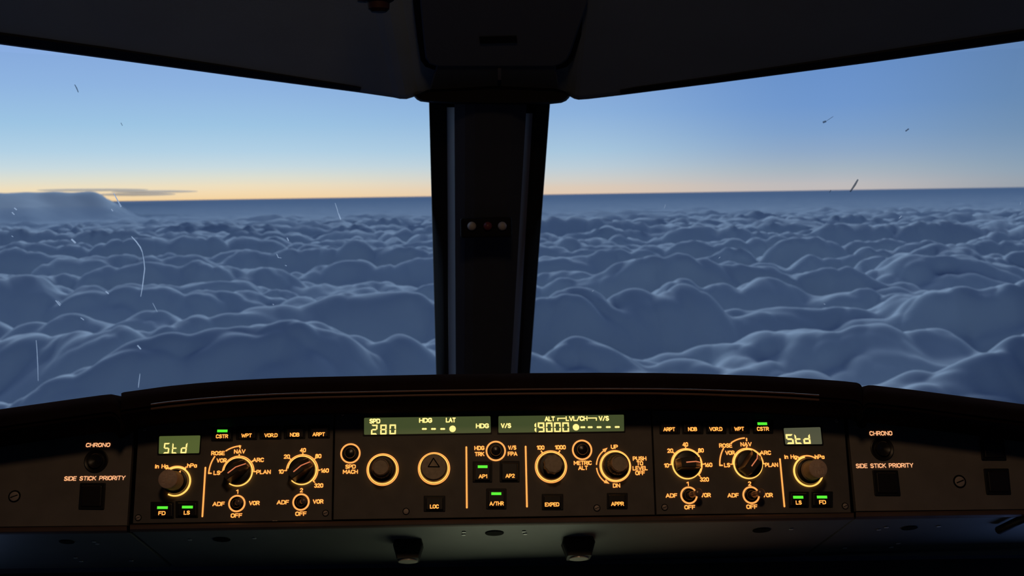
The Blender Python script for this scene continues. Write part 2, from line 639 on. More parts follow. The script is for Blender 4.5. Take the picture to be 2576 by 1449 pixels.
def printed_arcs(mb, px, py, r, a0, a1, w, ticks=(), tl=5.0, h=.0004):
    """arc of printed scale with ticks; angles in degrees, anticlockwise from the right"""
    u, v = pp(px, py)
    m = ppx(px, py)
    pts = [(u + r * m * math.cos(math.radians(a)), v + r * m * math.sin(math.radians(a))) for a in np.linspace(a0, a1, 49)]
    mb.stroke(pts, w * m, h)
    for a in ticks:
        c, s = math.cos(math.radians(a)), math.sin(math.radians(a))
        mb.stroke([(u + r * m * c, v + r * m * s), (u + (r + tl) * m * c, v + (r + tl) * m * s)], w * m, h)


def selector_knob(parent, px, py, ang, label, arc0, arc1, ticks, r=39.0, skirt=(-150, 200), lettering=None):
    """rotary selector: printed scale arc, lit skirt, round base and a bar grip with a pointer line"""
    u, v = pp(px, py)
    m = ppx(px, py)
    printed_arcs(lettering, px, py, r + .5, arc0, arc1, 2.8, ticks)
    mb = MB()
    R = 33.6 * m
    mb.lathe(u, v, [(R * 1.02, .0), (R * 1.02, .002), (R, .0030), (R * .97, .0050), (R * .93, .0060), (R * .88, .0063), (.0001, .0064)], 64)
    kb = mb.build('rotary_knob', M_KNOB, parent, True)
    kb['label'] = label
    mb = MB()
    mb.lathe(u, v, [(36.9 * m, 0), (36.9 * m, .0010), (36.0 * m, .0016), (33.9 * m, .0018), (33.8 * m, 0)], 72, math.radians(skirt[0]), math.radians(skirt[1]))
    mb.build('lit_skirt', M_SKIRT, kb, True)
    # grip bar
    a = math.radians(ang)
    ca, sa = math.cos(a), math.sin(a)

    def loc(p, q, z):
        return (u + p * ca - q * sa, v + p * sa + q * ca, z)
    Lb, wb = R * .93, R * .40
    zt = .0240
    prof = [(-Lb, .0060), (-Lb * .97, .0120), (-Lb * .86, zt), (Lb * .28, zt), (Lb * .62, .0165), (Lb * .93, .0092), (Lb, .0060)]
    mb = MB()
    vs, fs = [], []
    for p, z in prof:
        kk = math.sqrt(max(.05, 1 - (p / (Lb * 1.06)) ** 2)) * .35 + .65
        for q, zz in ((-wb * 1.3 * kk, .0060), (-wb * kk, z - .0008 if z > .0100 else z), (-wb * .82 * kk, z), (wb * .82 * kk, z), (wb * kk, z - .0008 if z > .0100 else z), (wb * 1.3 * kk, .0060)):
            vs.append(loc(p, q, zz))
    for i in range(len(prof) - 1):
        for k in range(5):
            fs.append((i * 6 + k, (i + 1) * 6 + k, (i + 1) * 6 + k + 1, i * 6 + k + 1))
    fs.append((0, 1, 2, 3, 4, 5))
    fs.append(tuple((len(prof) - 1) * 6 + k for k in (5, 4, 3, 2, 1, 0)))
    mb.add(vs, fs)
    mb.build('grip_bar', mat('knob_grip', (.075, .062, .048), .35, spec=.5), kb)
    # pointer line along the top and down the sloping nose
    line = [(-Lb * .48, zt + .0002), (Lb * .28, zt + .0002), (Lb * .62, .0167), (Lb * .93, .0094)]
    mb = MB()
    hw = 1.35 * m
    vs = []
    for p, z in line:
        vs += [loc(p, -hw, z), loc(p, hw, z)]
    mb.add(vs, [(2 * i, 2 * i + 2, 2 * i + 3, 2 * i + 1) for i in range(3)])
    mb.build('pointer_line', M_POINT, kb)
    return kb


def fcu_knob(parent, px, py, kind, label, ro=40.6, ri=38.2):
    u, v = pp(px, py)
    m = ppx(px, py)
    ring(parent, px, py, ro, ri)
    mb = MB()
    R = 33.8 * m
    if kind == 'flat':
        mb.lathe(u, v, [(R * 1.02, 0), (R * 1.02, .002), (R * .97, .004), (R * .96, .0125), (R * .92, .0135)], 64)
        kb = mb.build('rotary_knob', M_KNOB, parent, True)
        mb = MB()
        mb.lathe(u, v, [(R * .92, .0135), (R * .88, .0142), (.0001, .0143)], 64)
        cap = mb.build('knob_cap', M_CAPDK, kb, True)
        mb = MB()
        tr = [(-.02, .52), (.42, -.12), (-.40, -.10)]
        pts = [(u + a * R, v + b * R + R * .12) for a, b in tr]
        mb.stroke(pts + [pts[0]], R * .075, .0146)
        mb.build('triangle_mark', M_DARK, cap)
    else:
        mb.lathe(u, v, [(R * 1.02, 0), (R * 1.02, .002), (R * .99, .004), (R * .93, .0085), (R * .86, .0098), (R * .60, .0100)], 64)
        kb = mb.build('rotary_knob', M_KNOB, parent, True)
        r1 = R * .60
        if kind == 'scallop':
            r1 = R * .66
            rf = lambda a, z: 1 + .045 * math.cos(9 * a)
            top, nn = .026, 108
        else:
            rf = lambda a, z: (1 + .02 * math.cos(36 * a)) if z < .020 else 1.0
            top, nn = .026, 144
        mb = MB()
        if kind == 'scallop':
            mb.lathe(u, v, [(r1, .0095), (r1, top - .0012), (r1 * .97, top)], nn, rfun=rf)
        else:
            mb.lathe(u, v, [(r1 * 1.25, .0095), (r1 * 1.22, .0165), (r1 * 1.12, .0185), (r1, .0200), (r1 * .98, top - .0008), (r1 * .96, top)], nn, rfun=rf)
        mb.build('serrated_barrel', mat('barrel_plastic', (.11, .095, .075), .4, spec=.5), kb, True)
        mb = MB()
        if kind == 'scallop':
            mb.lathe(u, v, [(r1 * .97, top), (r1 * .9, top + .0006), (.0001, top + .0007)], nn, rfun=rf)
            mb.build('knob_cap', M_CAPDK, kb, True)
        else:
            mb.lathe(u, v, [(r1 * .96, top), (r1 * .92, top + .0010), (r1 * .85, top + .0008), (r1 * .83, top), (.0001, top)], 64)
            mb.build('knob_cap', M_CAPDK, kb, True)
            mb = MB()
            mb.lathe(u, v, [(r1 * .955, top + .0004), (r1 * .92, top + .0013), (r1 * .865, top + .0009)], 64)
            mb.build('cap_rim', M_CAP, kb, True)
    kb['label'] = label
    mb = MB()
    mb.lathe(u, v, [(37.0 * m, 0), (37.0 * m, .0010), (36.2 * m, .0015), (34.6 * m, .0017), (34.5 * m, 0)], 72)
    mb.build('lit_skirt', M_SKIRT, kb, True)
    return kb


def baro_knob(parent, px, py, label, arcs, rot, skirt, cap_r, tri, lettering):
    u, v = pp(px, py)
    m = ppx(px, py)
    printed_arcs(lettering, px, py, 38.6, 56, 122, 3.4, (58, 122), 4.5)
    mb = MB()
    R = 31.5 * m
    mb.lathe(u, v, [(R, 0), (R, .003), (R * .96, .0045), (R * .80, .0050), (R * .78, .0085), (R * .74, .0092)], 64)
    kb = mb.build('rotary_knob', M_BUTTON, parent, True)
    kb['label'] = label
    r1 = cap_r * m
    mb = MB()
    mb.lathe(u, v, [(R * .80, .0090), (R * .76, .0100), (r1 * 1.02, .0104), (r1, .0110), (r1, .0268)], 64)
    mb.build('knob_barrel', M_CAPDK, kb, True)
    mb = MB()
    mb.lathe(u, v, [(r1, .0268), (r1 * .98, .0278), (r1 * .92, .0282), (.0001, .0283)], 64)
    cap = mb.build('knob_cap', M_CAP, kb, True)
    mb = MB()
    cr, sr = math.cos(rot), math.sin(rot)
    for s, off in (('PULL', .34), ('STD', -.34)):
        text(mb, s, u - off * r1 * sr, v + off * r1 * cr, r1 * 1.15, r1 * .42, .0285, weight=.13, rot=rot)
    mb.build('embossed_lettering', M_EMB, kb)
    mb = MB()
    mb.lathe(u, v, [(37.6 * m, 0), (37.6 * m, .0010), (36.6 * m, .0015), (34.0 * m, .0016), (33.9 * m, 0)], 72, math.radians(skirt[0]), math.radians(skirt[1]))
    mb.build('lit_skirt', M_SKIRT, kb, True)
    if tri:
        a = math.radians(tri)
        mb = MB()
        c, s = math.cos(a), math.sin(a)
        pts = [(u + R * .98 * c, v + R * .98 * s), (u + R * .76 * c - R * .11 * s, v + R * .76 * s + R * .11 * c), (u + R * .76 * c + R * .11 * s, v + R * .76 * s - R * .11 * c)]
        mb.add([(p[0], p[1], .0058) for p in pts], [(0, 1, 2)])
        mb.build('pointer_triangle', M_TRI, kb)
    return kb


def toggle(parent, px, py, tip, label, size=.95):
    u, v = pp(px, py)
    m = ppx(px, py)
    ring(parent, px, py, 21.6, 17.4)
    mb = MB()
    mb.lathe(u, v, [(17.2 * m, 0), (17.2 * m, .0008), (15.2 * m, .0012), (13.8 * m, .0012), (13.4 * m, .0004), (12.2 * m, .0003), (11.6 * m, .0024), (10.2 * m, .0032), (9.6 * m, .0034), (8.2 * m, .0018), (.0001, .0016)], 40)
    o = mb.build('toggle_switch', mat('switch_bushing', (.06, .05, .045), .3, .6, spec=.5), parent, True)
    o['label'] = label
    hz = .019
    tu, tv = pp(tip[0], tip[1], hz)
    base = Vector((u, v, .001))
    t = Vector((tu, tv, hz))
    d = t - base
    fr = [0, .2, .24, .5, .55, .75, .86, .94, 1.0, 1.05]
    rr = [4.6, 4.8, 6.4, 6.2, 5.6, 6.4, 8.0, 9.0, 7.4, 3.0]
    k = size
    mb = MB()
    mb.tube([tuple(base + d * f_) for f_ in fr], [r * m * k for r in rr], 20)
    mb.build('switch_lever', M_LEVER, o, True)
    return o


def display(parent, corners, glass, label, name='display'):
    pl = poly_px(corners)
    m = ppx(*corners[0])
    big = []
    cx = sum(p[0] for p in pl) / 4
    cy = sum(p[1] for p in pl) / 4
    for p in pl:
        big.append((p[0] + (1 if p[0] > cx else -1) * 3 * m, p[1] + (1 if p[1] > cy else -1) * 3 * m))
    mb = MB()
    o_, i_ = round_poly(big, 3 * m), round_poly(pl, 3 * m)
    n = len(o_)
    vs = [(p[0], p[1], .0) for p in o_] + [(p[0], p[1], .0009) for p in o_] + [(p[0], p[1], .0009) for p in i_] + [(p[0], p[1], .0003) for p in i_]
    fs = []
    for l in range(3):
        for i in range(n):
            j = (i + 1) % n
            fs.append((l * n + i, l * n + j, (l + 1) * n + j, (l + 1) * n + i))
    mb.add(vs, fs)
    bz = mb.build(name, M_BLACK, parent)
    bz['label'] = label
    mb = MB()
    mb.add([(p[0], p[1], .0004) for p in i_], [tuple(range(n))])
    mb.build('screen', glass, bz)
    return bz


# ------------------------------------------------------------------ left instrument selector panel
MB_T = MB


def panel(name, px_corners, material, label, cat, thick=.006):
    t = empty(name, PM, label, cat)
    mb = MB()
    mb.prism(poly_px(px_corners), -thick, 0.0, .0004)
    mb.build('faceplate', material, t)
    return t


EL = panel('display_selector_panel', [(352, 1020), (839, 1020), (834, 1308.5), (334, 1317)], M_PLATE,
           'left selector knob panel with green Std window at its left end, under the hood', 'control panel')
L = MB()
for s, x, y, w in (('LS', 545.5, 1189.4, 17), ('VOR', 557.6, 1158.3, 26), ('NAV', 603, 1135.6, 29), ('ARC', 649.7, 1157, 29), ('PLAN', 663, 1187.3, 36.5),
                   ('ROSE', 548.5, 1140, 34.5), ('10', 707, 1186.3, 13), ('20', 721.6, 1148.6, 15.5), ('40', 762, 1132.4, 15.5), ('80', 800.7, 1147.4, 15.5),
                   ('160', 816.9, 1183.7, 21), ('320', 801.7, 1221.3, 23), ('1', 596.9, 1236.8, 6), ('ADF', 550, 1267.7, 31), ('VOR', 639.8, 1265.5, 27),
                   ('OFF', 594.8, 1296.8, 29), ('2', 758.3, 1233.2, 8), ('ADF', 711.5, 1263.5, 31), ('VOR', 800.3, 1261.6, 27), ('OFF', 757, 1292.3, 28.5),
                   ('hPa', 483, 1171, 25)):
    ptext(L, s, x, y, w, 11.0)
ptext(L, 'in Hg', 406.5, 1173, 33, 11.0)
selector_knob(EL, 599.5, 1187, 38, 'rotary selector pointing at ARC', 0, 180, (0, 38, 90, 142, 180), skirt=(-125, 175), lettering=L)
selector_knob(EL, 760.3, 1183.3, 40, 'rotary range selector pointing at 80', -43, 180, (-43, 0, 43, 90, 137, 180), skirt=(-135, 172), lettering=L)
# the ROSE bracket
printed_arcs(L, 604, 1190, 78.5, 147.5, 180, 3.4)
printed_arcs(L, 604, 1190, 68.5, 92, 124, 3.4)
for a, b in (((525.6, 1190.5), (531.5, 1190.8)), ((602.5, 1121.5), (604.3, 1127))):
    L.stroke([pp(*a), pp(*b)], 3.4 * ppx(*a), .0004)
L.stroke([pp(517, 1176.5), pp(509.3, 1299)], 4.2 * ppx(513, 1240), .0004)
baro_knob(EL, 443, 1211.6, 'long brown pull knob lettered PULL STD, ringed with light', None, math.radians(88), (-118, 118), 23.5, 62, L)
L.build('lettering', M_TEXT, EL)
toggle(EL, 596, 1266.7, (600.8, 1262), 'toggle switch 1 standing at OFF')
toggle(EL, 757.3, 1263, (765.5, 1259), 'toggle switch 2 standing at OFF')
for a in ((532, 1076, 586, 1110, 'CSTR', 558.5, 1097.5, 31, (546.4, 572.2, 1084)), (594.5, 1073, 647, 1106.6, 'WPT', 620.3, 1095.5, 26.5, None),
          (653.5, 1072, 708, 1105.2, 'VOR.D', 681.6, 1095, 33.5, None), (714.5, 1070.5, 768, 1104, 'NDB', 741.4, 1093.5, 24, None), (775.5, 1069, 830, 1102.6, 'ARPT', 801.8, 1092.5, 31.5, None)):
    button(EL, *a[:4], a[4], a[5], a[6], a[7], a[8], a[4] + ' push button', lens=a[8] is None)
button(EL, 379.5, 1262.5, 438, 1304.5, 'FD', 407.3, 1290.9, 18, (395.3, 422, 1277), 'FD push button with green bar')
button(EL, 442, 1260, 498.6, 1302.4, 'LS', 469.9, 1289.7, 15.5, (457.8, 485, 1275.6), 'LS push button with green bar')
D = display(EL, [(401, 1097.5), (504.6, 1095.5), (501.5, 1140.2), (399.5, 1142)], M_LCD, 'green lit window reading Std')


def readout(parent, chars, material=M_DIGIT, extra=None):
    for f_ in extra or ():
        mb = MB()
        f_(mb)
        mb.build('caption', material, parent)
    mb = MB()
    for ch, x0, x1, yt, yb, sl in chars:
        a = pp(x0, yb)
        b = pp(x1, yt)
        seven(mb, ch, a[0], a[1], b[0], b[1], .0007, sl)
    return mb.build('digits', material, parent)


readout(D, [('S', 410.5, 427, 1114.5, 1141, .05), ('t', 432, 447, 1114.5, 1141, .03), ('d', 454, 471, 1114, 1140.6, .05)])
screw(EL, 347.8, 1302.4)
screw(EL, 819, 1291)
screw(EL, 364, 1081, 5)

# ------------------------------------------------------------------ centre autopilot panel
FC = panel('autopilot_control_panel', [(844, 1014), (1636, 1006), (1647.5, 1295), (838.5, 1307)], M_PLATE,
           'wide centre panel with two long green readout windows, SPD 280 and ALT 19000', 'control panel')
L = MB()
for s, x, y, w in (('SPD', 881.8, 1173.8, 26.5), ('MACH', 881.4, 1186.7, 38), ('HDG', 1206, 1127, 25.5), ('TRK', 1206.4, 1142.2, 24.5), ('V/S', 1288.4, 1126, 21),
                   ('FPA', 1289.4, 1141.5, 24.5), ('100', 1359.8, 1126, 19.5), ('1000', 1409.5, 1125.2, 27.5), ('METRIC', 1466, 1164.5, 45.5), ('ALT', 1466.8, 1177, 24.5),
                   ('UP', 1545.5, 1124, 18), ('DN', 1550.9, 1221.3, 18.5), ('PUSH', 1608.9, 1153.5, 34.5), ('TO', 1609.7, 1165.5, 16.5), ('LEVEL', 1610.3, 1177.8, 38),
                   ('OFF', 1610.3, 1189.8, 24.5)):
    ptext(L, s, x, y, w, 10.8)
L.stroke([pp(1173.1, 1125), pp(1174.4, 1277)], 4.2 * ppx(1173, 1200), .0004)
L.stroke([pp(1322.2, 1123.5), pp(1325.6, 1274.5)], 4.2 * ppx(1324, 1200), .0004)
for a, b in (((1361.5, 1134.8), (1364.5, 1139.6)), ((1408, 1134), (1405.3, 1138.8))):
    L.stroke([pp(*a), pp(*b)], 3.2 * ppx(*a), .0004)
# the two curved arrows beside the vertical speed knob
vx, vy = 1547.7, 1172.7
printed_arcs(L, vx, vy, 47.2, 127, 174, 3.0)
printed_arcs(L, vx, vy, 47.2, 186, 232, 3.0)


def arrowhead(px, py, ang, ln=13, wd=5.0):
    u, v = pp(px, py)
    m = ppx(px, py)
    c, s = math.cos(math.radians(ang)), math.sin(math.radians(ang))
    P = [(u + ln * m * c, v + ln * m * s), (u - wd * m * s, v + wd * m * c), (u + wd * m * s, v - wd * m * c)]
    L.add([(p[0], p[1], .00045) for p in P], [(0, 1, 2)])


arrowhead(1518.5, 1134.5, 38)
arrowhead(1521.5, 1210.5, -30)
L.build('lettering', M_TEXT, FC)
for x, y, lb in ((881.6, 1140.7, 0), (1247.2, 1134.5, 0), (1464.3, 1131.8, 0)):
    ring(FC, x, y, 25.4, 21.4)
    small_button(FC, x, y)
fcu_knob(FC, 962.7, 1181.3, 'barrel', 'speed knob with serrated barrel and brown cap')
fcu_knob(FC, 1091.8, 1178.5, 'flat', 'flat heading knob with a triangle mark')
fcu_knob(FC, 1386, 1174, 'scallop', 'altitude knob with scalloped edge')
fcu_knob(FC, 1547.7, 1172.7, 'barrel', 'vertical speed knob with brown cap', 39.8, 37.6)
button(FC, 1066, 1247, 1120, 1287, 'LOC', 1092.8, 1274.2, 22.5, None, 'LOC push button')
button(FC, 1189, 1161, 1238, 1213.5, 'AP1', 1214.9, 1198.2, 22, (1202, 1226.4, 1174), 'AP1 push button with green bar')
button(FC, 1257, 1160, 1307, 1213, 'AP2', 1283.2, 1197, 23.5, None, 'AP2 push button')
button(FC, 1223, 1229, 1274, 1281, 'A/THR', 1249.4, 1266.6, 36, (1236, 1261, 1241.8), 'A/THR push button with green bar')
button(FC, 1363, 1242.6, 1416.7, 1283, 'EXPED', 1388.8, 1269, 36.5, None, 'EXPED push button')
button(FC, 1526.5, 1240, 1578.5, 1280.5, 'APPR', 1553.4, 1267.4, 32.5, None, 'APPR push button')
D = display(FC, [(916, 1051.3), (1233.8, 1047), (1234.8, 1088.8), (916, 1094)], M_LCD2, 'green window reading SPD 280 and HDG LAT dashes')


def dash(mb, x, y, w=12.5, hh=4.4):
    u, v = pp(x, y)
    m = ppx(x, y)
    mb.stroke([(u - (w - hh) / 2 * m, v), (u + (w - hh) / 2 * m, v)], hh * m, .0007)


def cap(*words, dashes=(), dot=None, lines=()):
    def f(mb):
        for s_, x, y, w in words:
            ptext(mb, s_, x, y, w, 12.2, .0007, weight=.22)
        for x, y in dashes:
            dash(mb, x, y)
        if dot:
            u, v = pp(*dot)
            mb.disc(u, v, 8.2 * ppx(*dot), .0007)
        for ln in lines:
            mb.stroke([pp(*p) for p in ln], 2.6 * ppx(*ln[0]), .0007)
    return f


extra_left = (cap(('SPD', 942.9, 1059.3, 27.5)), cap(('HDG', 1070.8, 1057.4, 33)), cap(('LAT', 1134, 1056.7, 25)), cap(('HDG', 1213.6, 1071.3, 33)),
              cap(dashes=((1067.5, 1079.3), (1090.5, 1079.3), (1113.7, 1079.3)), dot=(1138.5, 1079)))
readout(D, [('2', 933, 949.5, 1068.4, 1093.6, .03), ('8', 956.4, 973, 1068.2, 1093.4, 0), ('0', 979.6, 996.4, 1067.8, 1093.2, 0)], extra=extra_left)
D = display(FC, [(1253.8, 1047), (1569.3, 1043.2), (1570, 1085), (1253.8, 1089.2)], M_LCD2, 'green window reading ALT 19000 and V/S dashes')


extra_right = (cap(('V/S', 1272.8, 1070.7, 26)), cap(('ALT', 1383, 1053.7, 26)), cap(('LVL/CH', 1450.5, 1052.9, 55), lines=([(1403, 1058), (1403, 1052.6), (1421, 1052.4)], [(1480, 1052), (1500, 1051.8), (1500, 1057.4)])),
               cap(('V/S', 1519, 1052.5, 26)), cap(dashes=((1466, 1075), (1484.4, 1074.9), (1506.8, 1074.8), (1530, 1074.6), (1552.3, 1074.4)), dot=(1448.8, 1075)))
readout(D, [('1', 1331, 1348.6, 1063.2, 1088.6, 0), ('9', 1353, 1369.2, 1062.8, 1088.4, 0), ('0', 1373.6, 1389.5, 1062.7, 1088.2, 0), ('0', 1394, 1410.2, 1062.6, 1088, 0), ('0', 1414.6, 1430.9, 1062.5, 1087.8, 0)], extra=extra_right)
screw(FC, 1021.5, 1286.5, 6.8, False)
screw(FC, 1501.6, 1278, 6.8)
for x, y in ((829 + 33, 1043), (1622, 1031)):
    screw(FC, x, y, 4.5)

# ------------------------------------------------------------------ right instrument selector panel
ER = panel('display_selector_panel', [(1640, 1006), (2122, 1040), (2141, 1289.5), (1652, 1294.5)], M_PLATE,
           'right selector knob panel with grey Std window at its right end, under the hood', 'control panel')
L = MB()
for s, x, y, w in (('10', 1676.6, 1170.9, 12.5), ('20', 1686, 1133.8, 15), ('40', 1723.8, 1118, 14.5), ('80', 1763.2, 1133, 14.5), ('160', 1781.8, 1169.4, 20.5),
                   ('320', 1772, 1206, 23), ('LS', 1829, 1170, 15.5), ('VOR', 1836.4, 1139, 24), ('NAV', 1876.8, 1117.6, 28.5), ('ARC', 1925.7, 1139, 28),
                   ('PLAN', 1941, 1169.4, 33), ('ROSE', 1825.5, 1120.8, 33), ('1', 1730, 1217.2, 6), ('2', 1885.8, 1216.6, 8), ('ADF', 1689.2, 1246.6, 29.5),
                   ('VOR', 1775, 1245.6, 26.5), ('OFF', 1735.3, 1275.9, 27.5), ('ADF', 1844.3, 1246, 29), ('VOR', 1931, 1245.5, 26.5), ('OFF', 1891.5, 1274.7, 28), ('hPa', 2061.7, 1149, 24.5)):
    ptext(L, s, x, y, w, 10.8)
ptext(L, 'in Hg', 1989, 1149, 32, 10.8)
selector_knob(ER, 1727.3, 1168.2, 4, 'rotary range selector pointing at 160', -43, 180, (-43, 0, 43, 90, 137, 180), r=38.2, skirt=(0, 360), lettering=L)
selector_knob(ER, 1881.4, 1167.3, 50, 'rotary selector pointing at ARC', 0, 180, (0, 38, 90, 142, 180), r=38.2, skirt=(0, 360), lettering=L)
printed_arcs(L, 1888, 1170, 77.2, 147.5, 180, 3.4)
printed_arcs(L, 1882, 1171, 68, 93.5, 124, 3.4)
for a, b in (((1811, 1170.6), (1817, 1170.8)), ((1877.8, 1103.2), (1878, 1108.8))):
    L.stroke([pp(*a), pp(*b)], 3.4 * ppx(*a), .0004)
L.stroke([pp(1961.8, 1155), pp(1973.0, 1274)], 4.2 * ppx(1967, 1200), .0004)
baro_knob(ER, 2033, 1186.2, 'long brown pull knob with upside-down PULL STD lettering, ringed with light', None, math.radians(180), (100, 350), 22.4, None, L)
L.build('lettering', M_TEXT, ER)
toggle(ER, 1733, 1246, (1760, 1239), 'toggle switch 1 thrown towards VOR', 1.2)
toggle(ER, 1889.4, 1245.5, (1917, 1239), 'toggle switch 2 thrown towards VOR', 1.2)
for a in ((1658.8, 1059, 1710, 1092, 'ARPT', 1683.5, 1079.9, 30, None), (1716, 1059, 1769, 1092, 'NDB', 1742.2, 1079.5, 23, None), (1776, 1058.6, 1826.8, 1091.6, 'VOR.D', 1800.9, 1079.3, 33, None),
          (1833.8, 1058, 1885.2, 1091.2, 'WPT', 1859.6, 1078.8, 25, None), (1893.6, 1057, 1944.6, 1091, 'CSTR', 1919.2, 1078.8, 30.5, (1905.7, 1929.8, 1065.8))):
    button(ER, *a[:4], a[4], a[5], a[6], a[7], a[8], a[4] + ' push button', lens=a[8] is None)
button(ER, 1984.5, 1236.5, 2034, 1277, 'LS', 2009.3, 1264.2, 15, (1995.4, 2020.8, 1250.8), 'LS push button with green bar')
button(ER, 2041, 1236.3, 2094.5, 1276.8, 'FD', 2069.3, 1263.3, 17.5, (2055.2, 2080.8, 1250.4), 'FD push button with green bar')
D = display(ER, [(1970.5, 1077.2), (2063.4, 1074.6), (2068, 1117.6), (1975, 1118.4)], M_LCD3, 'grey lit window reading Std')
readout(D, [('S', 1979, 1995, 1092.3, 1117.4, -.06), ('t', 2001, 2015, 1092.3, 1117.2, -.06), ('d', 2021.5, 2037, 1091.8, 1117, -.04)])
screw(ER, 1672, 1276.3)
screw(ER, 2126, 1273)
screw(ER, 2104, 1059, 5)

# ------------------------------------------------------------------ outer side panels


def square_switch(parent, c, label):
    pl = poly_px(c)
    m = ppx(*c[0])
    mb = MB()
    mb.prism(round_poly(pl, 3 * m), 0, .0014, .0004)
    o = mb.build('square_switch', M_BLACK, parent)
    o['label'] = label
    cx = sum(p[0] for p in pl) / 4
    cy = sum(p[1] for p in pl) / 4
    mb = MB()
    mb.prism(round_poly([(cx + (p[0] - cx) * .78, cy + (p[1] - cy) * .78) for p in pl], 2 * m), .001, .0030, .0005)
    mb.build('switch_cap', M_BUTTON, o)
    return o


def chrono(parent, px, py, r):
    u, v = pp(px, py)
    m = ppx(px, py)
    mb = MB()
    mb.lathe(u, v, [(r * m, 0), (r * m, .0010), (r * .93 * m, .0014), (r * .72 * m, .0006), (r * .70 * m, .0004), (r * .62 * m, .0004), (r * .60 * m, .0042), (r * .55 * m, .0048), (r * .42 * m, .0040), (.0001, .0032)], 56)
    o = mb.build('chrono_button', M_BUTTON, parent, True)
    o['label'] = 'round black chronometer push button'


SL = panel('side_stick_panel', [(-420, 1060), (338, 1035), (319, 1322), (-420, 1330)], M_SIDE, 'plain grey-brown panel at far left with CHRONO button and one black switch', 'control panel')
L = MB()
ptext(L, 'CHRONO', 246.7, 1119.3, 61, 10.8, slant=.10, weight=.19)
ptext(L, 'SIDE STICK PRIORITY', 238.3, 1203, 154, 11.2, slant=.10, weight=.18)
L.build('lettering', M_TEXTS, SL)
chrono(SL, 242.3, 1159.8, 30)
square_switch(SL, [(202.5, 1214.8), (266.6, 1214.8), (262.5, 1282.3), (198, 1281.5)], 'square black unlit switch under SIDE STICK PRIORITY')
screw(SL, 36.4, 1248.6, 12)
SR = panel('side_stick_panel', [(2130, 1030), (3000, 1060), (3000, 1276), (2154.5, 1286)], M_SIDE, 'plain grey-brown panel at far right with CHRONO button and three black switches', 'control panel')
L = MB()
ptext(L, 'CHRONO', 2216, 1090, 57.5, 11, weight=.18)
ptext(L, 'SIDE STICK PRIORITY', 2225.4, 1171.3, 145, 11, weight=.175)
L.build('lettering', M_TEXTS, SR)
chrono(SR, 2218.7, 1129.4, 29)
square_switch(SR, [(2194, 1182.7), (2257.5, 1182.7), (2265, 1247.8), (2200, 1247.5)], 'square black unlit switch under SIDE STICK PRIORITY')
square_switch(SR, [(2463.4, 1095.7), (2523, 1096), (2531, 1158.6), (2469, 1158.4)], 'upper square black switch')
square_switch(SR, [(2473.5, 1178.9), (2536, 1178.7), (2542.5, 1244.5), (2481, 1244.5)], 'lower square black switch')
screw(SR, 2414, 1211.4, 12.5)
screw(SR, 2167, 1064.6, 10, False, M_BLACK)

# ------------------------------------------------------------------ glareshield: hood, lower lip, underside


def interp(tab, x):
    xs = [t[0] for t in tab]
    ys = [t[1] for t in tab]
    return float(np.interp(x, xs, ys))


HOOD_PROF = [  # (height off the panel face, pixels below the crest line)
    (-.010, -3.0), (.020, -.6), (.034, 1.5), (.045, 6), (.053, 14), (.057, 26), (.0585, 36), (.0605, 38.5), (.0605, 41), (.0575, 43), (.0575, 45.5), (.0610, 48.5),
    (.0605, 52), (.056, 58), (.046, 66), (.030, 76), (.012, 86), (.001, 92)]
LB = Vector((0, math.cos(math.radians(16)), -math.sin(math.radians(16))))


def hood(parent, crest, x0, x1, n, lean0=0.0, lean1=0.0, name='hood'):
    xs = list(np.linspace(x0, x1, n))
    e = (x1 - x0) / n * .35
    xs = sorted(set(xs + [x0 + .5, x0 + 3, x0 + 7, x0 + 14, x1 - .5, x1 - 3, x1 - 7, x1 - 14]))
    mb = MB()
    vs, fs = [], []
    K = len(HOOD_PROF) + 1
    for x in xs:
        yc = interp(crest, x)
        t = (x - (x0 + x1) / 2) / ((x1 - x0) / 2)
        base = None
        for k, (h, dy) in enumerate(HOOD_PROF):
            xx = x + (lean0 * (1 - t) / 2 + lean1 * (1 + t) / 2) * max(0, dy) / 60.0
            p = on_plane(xx, yc + dy, P0 + PN * h, PN)
            if k == 0:
                # the top runs away from the viewer and down towards the windscreen
                vs.append(p + LB * .86)
            vs.append(p)
    for i in range(len(xs) - 1):
        for k in range(K - 1):
            a = i * K + k
            fs.append((a, a + 1, a + K + 1, a + K))
    fs.append(tuple(range(K)))
    fs.append(tuple((len(xs) - 1) * K + k for k in range(K))[::-1])
    mb.add(vs, fs)
    return mb.build(name, M_HOOD, parent, True)


def world_poly(name, pts, thick_vec, material, parent, bevel=0.0):
    mb = MB()
    n = len(pts)
    a = [Vector(p) for p in pts]
    b = [p + thick_vec for p in a]
    mb.add([tuple(p) for p in a + b], [tuple(range(n)), tuple(range(2 * n - 1, n - 1, -1))] + [(i, i + n, (i + 1) % n + n, (i + 1) % n) for i in range(n)])
    return mb.build(name, material, parent, bevel=bevel)


# lip: proud of the panel by a few millimetres
LIPH = .006


